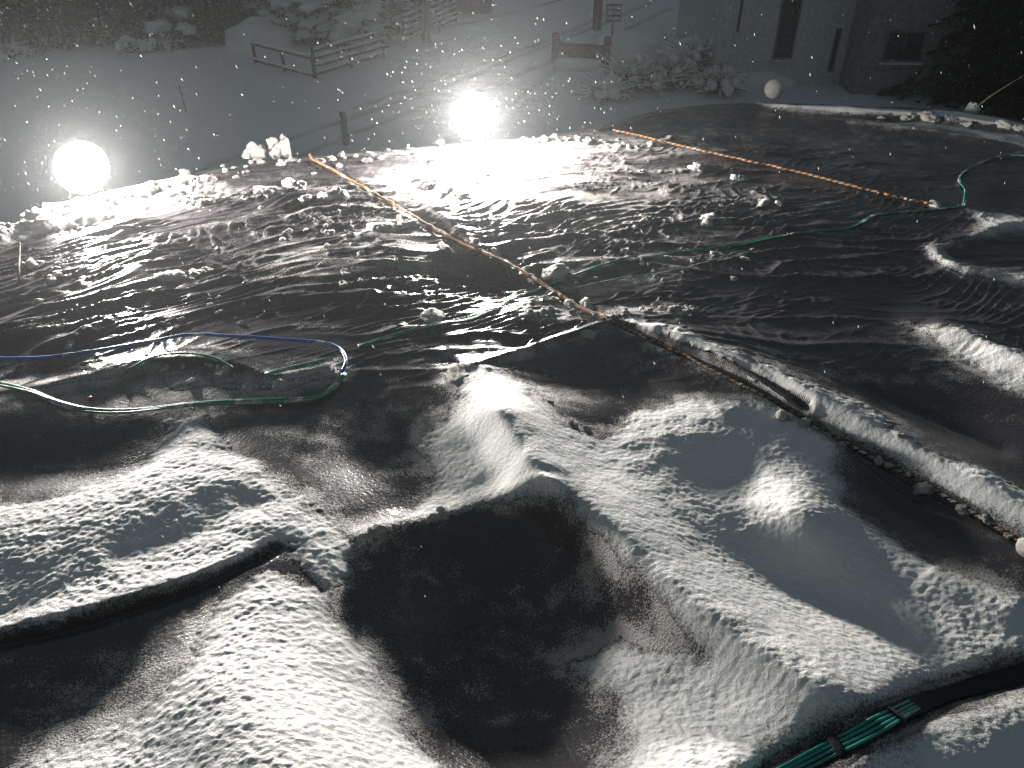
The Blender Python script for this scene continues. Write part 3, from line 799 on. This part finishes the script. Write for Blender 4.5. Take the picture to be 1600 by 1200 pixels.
tag(o, 'pale round ball resting on the far edge before the house', 'ball')

# ------------------------------------------------------------------ street below
gx = np.linspace(-70, 70, 700); gy = np.linspace(-10, 110, 620)
XG, YG = np.meshgrid(gx, gy)
ZG = GROUND + 0.10 * fbm(XG * 0.12, YG * 0.12, 3) + 0.02 * fbm(XG * 0.9, YG * 0.9, 3)
trk = np.zeros_like(XG)
for pts in ([(300, 265), (420, 228), (560, 182), (720, 125), (880, 62), (960, 30), (1020, 5)], [(330, 300), (440, 255), (590, 195), (760, 135), (900, 80), (980, 45), (1050, 15)],
            [(560, 170), (700, 120), (860, 62), (950, 20)], [(640, 250), (760, 190), (860, 115), (900, 95)], [(600, 60), (800, 20), (900, -8)]):
    d, _, _ = seg_dist(XG, YG, [G(*p) for p in catmull(pts, 3)])
    k = np.exp(-(d / 0.16) ** 2)
    trk = np.maximum(trk, k * (0.6 + 0.4 * noise2(XG * 0.5, YG * 0.5)))
ZG = ZG - 0.08 * trk
i = np.arange(619)[:, None] * 700 + np.arange(699)[None, :]
q = np.stack([i, i + 1, i + 701, i + 700], -1).reshape(-1, 4)
me = np_mesh('ground', np.stack([XG, YG, ZG], -1).reshape(-1, 3), q)
at = me.attributes.new('rut', 'FLOAT', 'POINT'); at.data.foreach_set('value', trk.astype(np.float32).ravel())
mg = mat_snow('street_snow', (0.72, 0.74, 0.73), 1.5, 0.05, 9, 0.02)
nt = mg.node_tree; a_ = nt.nodes.new('ShaderNodeAttribute'); a_.attribute_name = 'rut'
mxr = nt.nodes.new('ShaderNodeMix'); mxr.data_type = 'RGBA'
mxr.inputs[6].default_value = (0.72, 0.74, 0.73, 1); mxr.inputs[7].default_value = (0.16, 0.16, 0.17, 1)
nt.links.new(a_.outputs['Fac'], mxr.inputs[0]); nt.links.new(mxr.outputs[2], nt.nodes['Principled BSDF'].inputs['Base Color'])
tag(link('ground', me, mg), kind='structure')

# --- fences
def fence(p0, p1, rails, h, label, sp=1.6, cap=True):
    a = Vector((*G(*p0), GROUND)); b = Vector((*G(*p1), GROUND))
    root = empty('fence', a); tag(root, label, 'fence', 'wooden fences by the conifer')
    d = b - a; n = max(2, int(d.length / sp)); u = d.normalized()
    for k in range(n + 1):
        p = d * (k / n)
        mb = MB(); mb.beam(p + Vector((0, 0, -.1)), p + Vector((0, 0, h + .05)), .11, .11); mb.build('post', M['wood'], root, smooth=False)
    for k in range(rails):
        z = h * (0.25 + 0.75 * k / max(1, rails - 1)) - .05
        o_ = u.cross(Vector((0, 0, 1))) * .075
        mb = MB(); mb.beam(o_ + Vector((0, 0, z)), o_ + d + Vector((0, 0, z)), .04, .11); r_ = mb.build('rail', M['wood'], root, smooth=False)
        mb = MB(); c = [o_ + d * (j / 40) + Vector((0, 0, z + .055 + .02 + .015 * mnoise.noise(Vector((j * .5, k, 0))))) for j in range(41)]
        mb.tube(c, [.05 + .02 * mnoise.noise(Vector((j * .7, k * 3, 1))) for j in range(41)], 6); mb.build('snow_cap', M['clump'], r_)
fence((400, 100), (492, 124), 2, 0.85, 'low two rail wooden fence with thick snow, left side of the corner below the conifer')
fence((494, 124), (600, 92), 4, 1.1, 'four rail snowy fence running back to the right from the corner under the conifer')
fence((632, 74), (712, 38), 5, 1.3, 'snow capped fence behind the trunk, right of the conifer')

# --- conifer and other trees
def conifer(px, py, H, Rr, seed, label, group=None, snow=0.55, nb=150):
    rd = random.Random(seed); x, y = G(px, py)
    root = empty('conifer', (x, y, GROUND)); tag(root, label, 'tree', group)
    mb = MB(); mb.tube([(0, 0, -.2), (.05, 0, H * .3), (0, .06, H * .65), (0, 0, H)], [.22, .17, .10, .02], 10)
    lv = []; lf = []; sv = MB()
    def leaf(p, d, s):
        d = d.normalized(); side = d.cross(Vector((rd.gauss(0, 1), rd.gauss(0, 1), rd.gauss(0, 1)))).normalized()
        n0 = len(lv); lv.extend([p, p + d * s * .5 + side * s * .22, p + d * s, p + d * s * .5 - side * s * .22]); lf.append((n0, n0 + 1, n0 + 2, n0 + 3))
    for b in range(nb):
        f = (b + rd.random()) / nb; z0 = .25 + f * (H - .5); a = b * 2.4 + rd.uniform(-.4, .4)
        ln = Rr * (1 - f) ** .75 * rd.uniform(.7, 1.15) + .25
        dirn = Vector((math.cos(a), math.sin(a), 0)); droop = rd.uniform(.12, .4) * ln
        pts = [Vector((0, 0, z0)) + dirn * ln * t - Vector((0, 0, droop * t * t - .1 * t)) for t in (0, .25, .5, .75, 1)]
        mb.tube(pts, [.035, .03, .02, .014, .006], 5)
        for j in range(int(26 * ln) + 10):
            t = rd.random() ** .6; p = Vector((0, 0, z0)) + dirn * ln * t - Vector((0, 0, droop * t * t - .1 * t))
            side = dirn.cross(Vector((0, 0, 1))); sp = .38 * (1 - .4 * t) * ln * .5
            p = p + side * rd.gauss(0, sp) + Vector((0, 0, rd.uniform(-.14, .03)))
            leaf(p, dirn + side * rd.uniform(-1, 1) - Vector((0, 0, rd.uniform(0, .9))), rd.uniform(.18, .40))
        for _k in range((1 if rd.random() < snow else 0) + (2 if snow > .8 else 0)):
            t = rd.uniform(.4, .95); p = Vector((0, 0, z0)) + dirn * ln * t - Vector((0, 0, droop * t * t - .1 * t)) + Vector((0, 0, .05))
            bm = bmesh.new(); bmesh.ops.create_icosphere(bm, subdivisions=2, radius=1)
            rr = rd.uniform(.25, .66) * (.5 + .5 * ln / Rr); sd = dirn.cross(Vector((0, 0, 1))); off = Vector((rd.uniform(-30, 30), seed, b))
            for v in bm.verts:
                v.co *= 1 + .8 * mnoise.noise(v.co * 1.9 + off) + .5 * mnoise.noise(v.co * 5 + off)
                v.co = p + dirn * v.co.x * rr * 1.3 + sd * v.co.y * rr + Vector((0, 0, v.co.z * rr * .42 - abs(v.co.x) * rr * .2))
            sv.add([v.co.copy() for v in bm.verts], [[v.index for v in f_.verts] for f_ in bm.faces]); bm.free()
    mb.build('trunk', M['bark'], root)
    me = bpy.data.meshes.new('crown'); me.from_pydata([tuple(v) for v in lv], [], lf); link('crown', me, M['leaf'], root, False)
    if len(sv.v) > 42 * 12: sv.build('snow_load', M['clump'], root)
gc = 'conifers behind the corner fence'
conifer(545, 58, 6.0, 2.9, 3, 'broad dark conifer loaded with snow pads behind the corner fence', gc, .95, 170)
conifer(462, 52, 5.0, 2.0, 5, 'smaller snowy conifer at the left of the broad one', gc, .9)
conifer(632, 26, 4.5, 1.6, 8, 'sparse snowy conifer right of the broad one, by the bare trunk', gc, .35)
gt = 'dark trees along the far side of the street'
for k, (px, py, H, r_) in enumerate([(60, 66, 6, 2.6), (180, 58, 7, 2.6), (270, 60, 6, 2.4), (345, 52, 7, 2.6)]):
    conifer(px, py, H, r_, 20 + k, ['dark tree farthest left on the far side of the street', 'dark tree second from the left beyond the snowy road', 'dark tree with a snow patch, third from the left beyond the road', 'dark tree beyond the road, next to the snow heap'][k], gt, .35 if k == 2 else 0.0, 90)

def shrub(px, py, r, h, seed, label, group, snowy=.5, base=GROUND, xy=None, twigs=60):
    rd = random.Random(seed); x, y = xy or proj(px, py, base)
    root = empty('shrub', (x, y, base)); tag(root, label, 'shrub', group)
    mb = MB(); sn = MB()
    for k in range(twigs):
        a = rd.uniform(0, 6.28); e = rd.uniform(.3, 1.3); L_ = h * rd.uniform(.35, 1.0)
        d = Vector((math.cos(a) * math.cos(e) * r / h, math.sin(a) * math.cos(e) * r / h, math.sin(e))); p = Vector((rd.gauss(0, .15), rd.gauss(0, .15), 0)); pts = [p]
        for j in range(4):
            p = p + d * L_ / 4; d = d + Vector((rd.gauss(0, .38), rd.gauss(0, .38), -.16 + rd.gauss(0, .2))); pts.append(p)
        mb.tube(pts, [.018, .014, .010, .007, .003], 4)
        if rd.random() < snowy: sn.tube([q_ + Vector((0, 0, .03)) for q_ in pts[2:]], [.022, .032, .012], 5)
    for k in range(int(26 * snowy * r)):
        bm = bmesh.new(); bmesh.ops.create_icosphere(bm, subdivisions=2, radius=1); rr = rd.uniform(.06, .19); off = Vector((k, seed, 0))
        a = rd.uniform(0, 6.28); q = rd.random() ** .5 * r * .8; c = Vector((math.cos(a) * q, math.sin(a) * q, h * (.75 - .55 * q / r) * rd.uniform(.5, 1.05)))
        sn.add([c + v.co * rr * (1 + .7 * mnoise.noise(v.co * 2 + off)) * 1.0 for v in bm.verts], [[v.index for v in f_.verts] for f_ in bm.faces]); bm.free()
    mb.build('stems', M['bark'], root)
    if sn.v: sn.build('snow_load', M['clump'], root)
gs = 'bare snowy shrubs beside the house'
for k, (px, py, r_, h_) in enumerate([(985, 140, 1.6, 1.6), (1040, 135, 1.8, 1.9), (1090, 122, 1.7, 2.2), (1120, 145, 1.3, 1.3), (950, 152, 1.2, 1.0)]):
    shrub(px, py, r_, h_, 40 + k, ['bare snowy shrub just right of the low wall', 'bare snowy shrub in the middle of the row beside the house', 'tallest bare snowy shrub near the house corner', 'small bare shrub in front of the house corner', 'lowest bare shrub in front of the low wall'][k], gs, .75, twigs=190)
for k, (px, py) in enumerate([(20, 92), (210, 80), (250, 76)]):
    shrub(px, py, .9, .8, 60 + k, ['low snowy shrub at the left end of the dark trees', 'low shrub with snow under the dark trees, left of its neighbour', 'low shrub with snow under the dark trees, right of its neighbour'][k], 'low shrubs under the dark trees', .8)

# dark embankment wall behind the trees on the left
a = Vector((*G(-260, 100), GROUND)); b = Vector((*G(385, 66), GROUND)); c_ = Vector((*G(470, 34), GROUND))
root = empty('barn', a); tag(root, 'long dark brown boarded barn beyond the road, behind the dark trees', 'barn')
def boardwall(p, q_, h, name):
    mb = MB(); d = q_ - p; n = int(d.length / .28); nrm = d.normalized().cross(Vector((0, 0, 1)))
    for k in range(n):
        o_ = nrm * (.012 if k % 2 else 0)
        mb.beam(p - a + d * ((k + .5) / n) + o_ + Vector((0, 0, -.2)), p - a + d * ((k + .5) / n) + o_ + Vector((0, 0, h)), d.length / n - .012, .05)
    mb.build(name, M['wood'], root, smooth=False)
nb_ = Vector((0, 3.0, 0))
boardwall(a + nb_, b + nb_, 4.2, 'wall'); boardwall(b + nb_, c_ + nb_ + Vector((0, 6, 0)), 4.2, 'wall')
mb = MB(); p0 = nb_ + Vector((-1, -.6, 4.2)); p1 = b - a + nb_ + Vector((.6, -.6, 4.2)); up_ = Vector((0, 6, 3))
mb.add([p0, p1, p1 + up_, p0 + up_, p0 + Vector((0, 0, .2)), p1 + Vector((0, 0, .2)), p1 + up_ + Vector((0, 0, .2)), p0 + up_ + Vector((0, 0, .2))], [(0, 1, 2, 3), (7, 6, 5, 4), (0, 4, 5, 1), (1, 5, 6, 2), (2, 6, 7, 3), (3, 7, 4, 0)])
mb.build('roof', M['clump'], root, smooth=False)

def mound(px, py, rx, ry, h, seed, label, base=GROUND, group=None):
    x, y = proj(px, py, base); bm = bmesh.new(); bmesh.ops.create_icosphere(bm, subdivisions=4, radius=1)
    for v in bm.verts:
        n_ = 1 + .25 * mnoise.noise(v.co * 1.5 + Vector((seed, 0, 0))) + .08 * mnoise.noise(v.co * 5 + Vector((seed, 0, 0)))
        v.co = Vector((v.co.x * rx, v.co.y * ry, v.co.z * h)) * n_
    me = bpy.data.meshes.new('snow_heap'); bm.to_mesh(me); bm.free()
    o = link('snow_heap', me, M['clump']); o.location = (x, y, base); return tag(o, label, 'snow heap', group)
mound(405, 70, 1.6, 1.4, 1.0, 1, 'snow heap at the left of the corner fence under the conifers', group='snow heaps at the roadside')
mound(985, 98, 1.9, 1.2, 1.3, 2, 'grey snow heap right of the low wall under the sign', group='snow heaps at the roadside')
mound(1090, 100, 2.2, 1.2, 1.1, 3, 'grey snow heap between the shrubs and the house', group='snow heaps at the roadside')
mound(1160, 128, 2.0, 1.0, .6, 4, 'low snow heap before the pale house wall', group='snow heaps at the roadside')

# bollard, sapling, pole, sign, trunk, low wall
x, y = G(541, 226)
root = empty('bollard', (x, y, GROUND)); tag(root, 'thin black bollard with a snow cap standing beyond the far edge', 'bollard')
mb = MB(); mb.tube([(0, 0, -.1), (0, 0, .05), (0, 0, 1.0), (0, 0, 1.03)], [.11, .10, .10, .06], 16); mb.build('post', M['black'], root)
mb = MB(); mb.tube([(0, 0, 1.02), (0, 0, 1.05), (0, 0, 1.15), (0, 0, 1.22)], [.11, .13, .11, .04], 14); mb.build('snow_cap', M['clump'], root)
x, y = G(292, 176)
mb = MB(); mb.tube([(0, 0, -.1), (-.03, 0, .45), (-.05, 0, .9)], [.03, .025, .012], 8); mb.tube([(-.03, 0, .5), (.12, .05, .85)], [.015, .006], 6); mb.tube([(-.04, 0, .6), (-.22, .02, .9)], [.012, .005], 6)
o = mb.build('sapling', M['bark']); o.location = (x, y, GROUND); tag(o, 'thin bare sapling standing alone in the snowy road verge', 'sapling')
x, y = G(932, 54)
root = empty('utility_pole', (x, y, GROUND)); tag(root, 'thick dark utility pole standing at the roadside behind the small sign', 'pole')
mb = MB(); mb.tube([(0, 0, -.3), (0, 0, 4.5), (0, 0, 9)], [.22, .20, .17], 18); mb.build('shaft', M['pole'], root)
mb = MB(); mb.box(-.8, -.06, 8.2, .8, .06, 8.34); mb.build('crossarm', M['pole'], root, smooth=False)
mb = MB(); mb.tube([(0, 0, -.02), (0, 0, .12), (0, 0, .2)], [.42, .34, .2], 18); mb.build('snow_collar', M['clump'], root)
x, y = G(953, 100)
root = empty('street_sign', (x, y, GROUND)); tag(root, 'small rectangular sign with dark rows on a thin post right of the utility pole', 'sign')
hz = at_y(955, 33, y)[2] - GROUND; ht = at_y(955, 6, y)[2] - GROUND
mb = MB(); mb.tube([(0, 0, -.1), (0, 0, ht)], .035, 8); mb.build('post', M['frame'], root)
mb = MB(); mb.box(-.30, -.06, hz, .30, -.03, ht); pl = mb.build('plate', M['sign'], root, smooth=False, bevel=.01)
mb = MB(); hh = ht - hz
mb.box(-.25, -.066, hz + hh * .72, .25, -.062, hz + hh * .9); mb.box(-.25, -.066, hz + hh * .40, -.03, -.062, hz + hh * .62); mb.box(.03, -.066, hz + hh * .40, .25, -.062, hz + hh * .62); mb.box(-.25, -.066, hz + hh * .1, .25, -.062, hz + hh * .28)
mb.build('marking', M['signw'], root, smooth=False)
x, y = G(667, 64)
mb = MB(); mb.tube([(0, 0, -.2), (0, 0, .1), (.03, 0, 1.5), (-.05, 0, 4), (0, 0, 7)], [.30, .22, .19, .16, .1], 12); mb.tube([(.0, 0, 3.), (.7, .2, 4.4), (1.3, .3, 6)], [.09, .06, .02], 8); mb.tube([(-.04, 0, 3.6), (-.8, -.1, 5), (-1.2, 0, 6.5)], [.08, .05, .02], 8)
o = mb.build('bare_tree', M['bark']); o.location = (x, y, GROUND); tag(o, 'bare dark tree trunk in front of the right snow capped fence', 'tree')
a = Vector((*G(702, 22), GROUND)); b = Vector((*G(768, 22), GROUND))
root = empty('roadside_shed', a); tag(root, 'low dark shed by the road near the upper middle, right of the fence', 'shed')
w_ = (b - a).length
mb = MB(); mb.box(0, 0, -.1, w_, 2.0, 1.25); mb.build('wall', M['wood'], root, smooth=False)
for zz in (.35, .75, 1.15):
    mb = MB(); mb.box(-.03, -.05, zz, w_ + .03, -.012, zz + .07); mb.build('batten', M['pole'], root, smooth=False)
mb = MB(); mb.box(-.1, -.15, 1.25, w_ + .1, 2.1, 1.42); mb.build('snow_cap', M['clump'], root, smooth=False, bevel=.06)
a = Vector((*G(866, 102), GROUND)); b = Vector((*G(946, 108), GROUND))
root = empty('low_wall', a); tag(root, 'low dark wall with two posts and a sloping snow cap, below the utility pole', 'wall')
d = b - a; L_ = d.length; rz = math.atan2(d.y, d.x); root.rotation_euler = (0, 0, rz)
mb = MB(); mb.box(.15, 0, -.1, L_ - .15, .22, .85); mb.build('panel', M['wood'], root, smooth=False)
for xx in (0, L_):
    mb = MB(); mb.box(xx - .13, -.03, -.1, xx + .13, .25, 1.2); mb.build('post', M['pole'], root, smooth=False, bevel=.02)
mb = MB(); mb.box(.1, -.9, -.02, L_ - .1, -.05, .42); mb.build('snow_drift', M['clump'], root, bevel=.2)

# --- house on the right
def house(y, px0, px1, pyb, H, depth, m, name, label, windows, group=None):
    x0 = at_y(px0, pyb, y)[0]; x1 = at_y(px1, pyb, y)[0]
    root = empty('house', (x0, y, GROUND)); tag(root, label, 'house', group)
    w_ = x1 - x0; holes = []
    for (a0, b0, a1, b1) in windows:
        q0 = at_y(a0, b1, y); q1 = at_y(a1, b0, y)
        holes.append((q0[0] - x0, q0[2] - GROUND, q1[0] - x0, min(q1[2] - GROUND, H - .4)))
    xs = sorted({0, w_} | {h[0] for h in holes} | {h[2] for h in holes}); zs = sorted({-.2, H} | {h[1] for h in holes} | {h[3] for h in holes})
    mb = MB()
    for i_ in range(len(xs) - 1):
        for j in range(len(zs) - 1):
            cx = (xs[i_] + xs[i_ + 1]) / 2; cz = (zs[j] + zs[j + 1]) / 2
            if any(h[0] < cx < h[2] and h[1] < cz < h[3] for h in holes): continue
            mb.add([(xs[i_], 0, zs[j]), (xs[i_ + 1], 0, zs[j]), (xs[i_ + 1], 0, zs[j + 1]), (xs[i_], 0, zs[j + 1])], [(0, 1, 2, 3)])
    mb.add([(0, 0, -.2), (0, depth, -.2), (0, depth, H), (0, 0, H)], [(3, 2, 1, 0)])
    mb.add([(w_, 0, -.2), (w_, depth, -.2), (w_, depth, H), (w_, 0, H)], [(0, 1, 2, 3)])
    mb.add([(0, depth, -.2), (w_, depth, -.2), (w_, depth, H), (0, depth, H)], [(0, 1, 2, 3)])
    mb.build('wall', M[m], root, smooth=False)
    for h in holes:
        mb = MB(); t = .07
        mb.box(h[0], -.03, h[1], h[0] + t, .14, h[3]); mb.box(h[2] - t, -.03, h[1], h[2], .14, h[3]); mb.box(h[0] + t, -.03, h[1], h[2] - t, .14, h[1] + t); mb.box(h[0] + t, -.03, h[3] - t, h[2] - t, .14, h[3])
        if h[2] - h[0] > .9: mb.box((h[0] + h[2]) / 2 - .03, .02, h[1] + t, (h[0] + h[2]) / 2 + .03, .1, h[3] - t)
        wdw = mb.build('window', M['frame'], root, smooth=False)
        mb = MB(); mb.box(h[0] + t, .06, h[1] + t, h[2] - t, .08, h[3] - t); mb.build('pane', M['glass'], wdw, smooth=False)
        mb = MB(); mb.box(h[0] - .08, -.16, h[1] - .08, h[2] + .08, -.002, h[1] - .01); mb.build('sill', M['wall'], wdw, smooth=False)
    mb = MB(); e = .5
    mb.add([(-e, -e, H), (w_ + e, -e, H), (w_ + e, depth + e, H + 1.2), (-e, depth + e, H + 1.2), (-e, -e, H + .3), (w_ + e, -e, H + .3), (w_ + e, depth + e, H + 1.5), (-e, depth + e, H + 1.5)],
           [(0, 3, 2, 1), (4, 5, 6, 7), (0, 1, 5, 4), (1, 2, 6, 5), (2, 3, 7, 6), (3, 0, 4, 7)])
    mb.build('roof', M['clump'], root, smooth=False)
house(31.0, 1108, 1322, 158, 6.2, 8, 'wall', 'house', 'pale grey house wall with tall dark windows at the upper right', [(1150, -40, 1168, 50), (1206, -40, 1262, 92), (1292, 44, 1316, 112)])
house(29.6, 1326, 1490, 165, 5.4, 9, 'wall2', 'house', 'dark grey house wing right of the pale one, with one wide window', [(1376, 48, 1450, 96)])

for k, (px, py, H, r_) in enumerate([(1535, 150, 8, 3.4), (1640, 160, 8, 3.6), (1590, 60, 11, 4.5), (1500, 40, 11, 4.0)]):
    conifer(px, py, H, r_, 70 + k, ['dark bare of snow conifer right of the dark house wing', 'dark conifer at the right side of the view beyond the bank', 'tall dark conifer at the upper right corner', 'tall dark conifer rising behind the dark house wing'][k], 'dark conifers at the upper right', 0.0, 170)

# ------------------------------------------------------------------ falling snow (small flakes)
nf = 8500
fx = rng.uniform(-7, 7, nf); fy = rng.uniform(0.9, 16, nf); fz = rng.uniform(-3.0, 3.2, nf)
near = 500
th_ = rng.integers(0, 2, near); Lx = np.array([L1[0], L2[0]])[th_]; Ly = np.array([L1[1], L2[1]])[th_]; Lz = np.array([L1[2], L2[2]])[th_]
fx[:near] = Lx + rng.normal(0, .55, near); fy[:near] = Ly - np.abs(rng.normal(0, .6, near)) - .1; fz[:near] = Lz + np.abs(rng.normal(0, .5, near)) - .05
keepf = (fz > -0.05) | (fy > 7.5)
fx, fy, fz = fx[keepf], fy[keepf], fz[keepf]; nf = len(fx)
fr = rng.uniform(.0010, .0022, nf) * np.where(fy < 2, .6, 1) * np.where(fy > 7, 1.6, 1.15)
el = rng.uniform(3, 5, nf)
ax = np.stack([0.35 + rng.normal(0, .12, nf), rng.normal(0, .1, nf), -np.ones(nf)], 1); ax /= np.linalg.norm(ax, axis=1)[:, None]
s1 = np.cross(ax, [0, 1, 0]); s1 /= np.linalg.norm(s1, axis=1)[:, None]; s2 = np.cross(ax, s1)
c0 = np.stack([fx, fy, fz], 1)
vv = np.stack([c0 + s1 * fr[:, None], c0 + s2 * fr[:, None], c0 - s1 * fr[:, None], c0 - s2 * fr[:, None], c0 + ax * (fr * el)[:, None], c0 - ax * (fr * el)[:, None]], 1).reshape(-1, 3)
tri = np.array([(0, 1, 4), (1, 2, 4), (2, 3, 4), (3, 0, 4), (1, 0, 5), (2, 1, 5), (3, 2, 5), (0, 3, 5)])
fs = (tri[None] + 6 * np.arange(nf)[:, None, None]).reshape(-1, 3)
me = np_mesh('falling_snow', vv, fs)
fm = bpy.data.materials.new('snowflake'); fm.use_nodes = True; nt = fm.node_tree
tr = nt.nodes.new('ShaderNodeBsdfTranslucent'); df = nt.nodes.new('ShaderNodeBsdfDiffuse'); mx = nt.nodes.new('ShaderNodeMixShader')
tr.inputs[0].default_value = (.9, .9, .9, 1); df.inputs[0].default_value = (.9, .9, .9, 1)
nt.links.new(df.outputs[0], mx.inputs[1]); nt.links.new(tr.outputs[0], mx.inputs[2]); nt.links.new(mx.outputs[0], nt.nodes['Material Output'].inputs['Surface'])
tag(link('falling_snow', me, fm), 'white snowflakes driving down in front of the floodlights', 'falling snow', kind='stuff')

# ------------------------------------------------------------------ haze of fine snow in the air
mb = MB(); mb.box(-75, -12, -7.6, 75, 112, 14)
hz_ = mb.build('haze', [], None, smooth=False)
hm = bpy.data.materials.new('haze'); hm.use_nodes = True; nt = hm.node_tree; nt.nodes.remove(nt.nodes['Principled BSDF'])
pv = nt.nodes.new('ShaderNodeVolumePrincipled'); pv.inputs['Density'].default_value = HAZE_DENSITY; pv.inputs['Color'].default_value = (.92, .94, .96, 1); pv.inputs['Anisotropy'].default_value = 0.8
nt.links.new(pv.outputs[0], nt.nodes['Material Output'].inputs['Volume'])
hz_.data.materials.append(hm); tag(hz_, 'thin haze of fine snow in the night air', 'haze', kind='stuff')
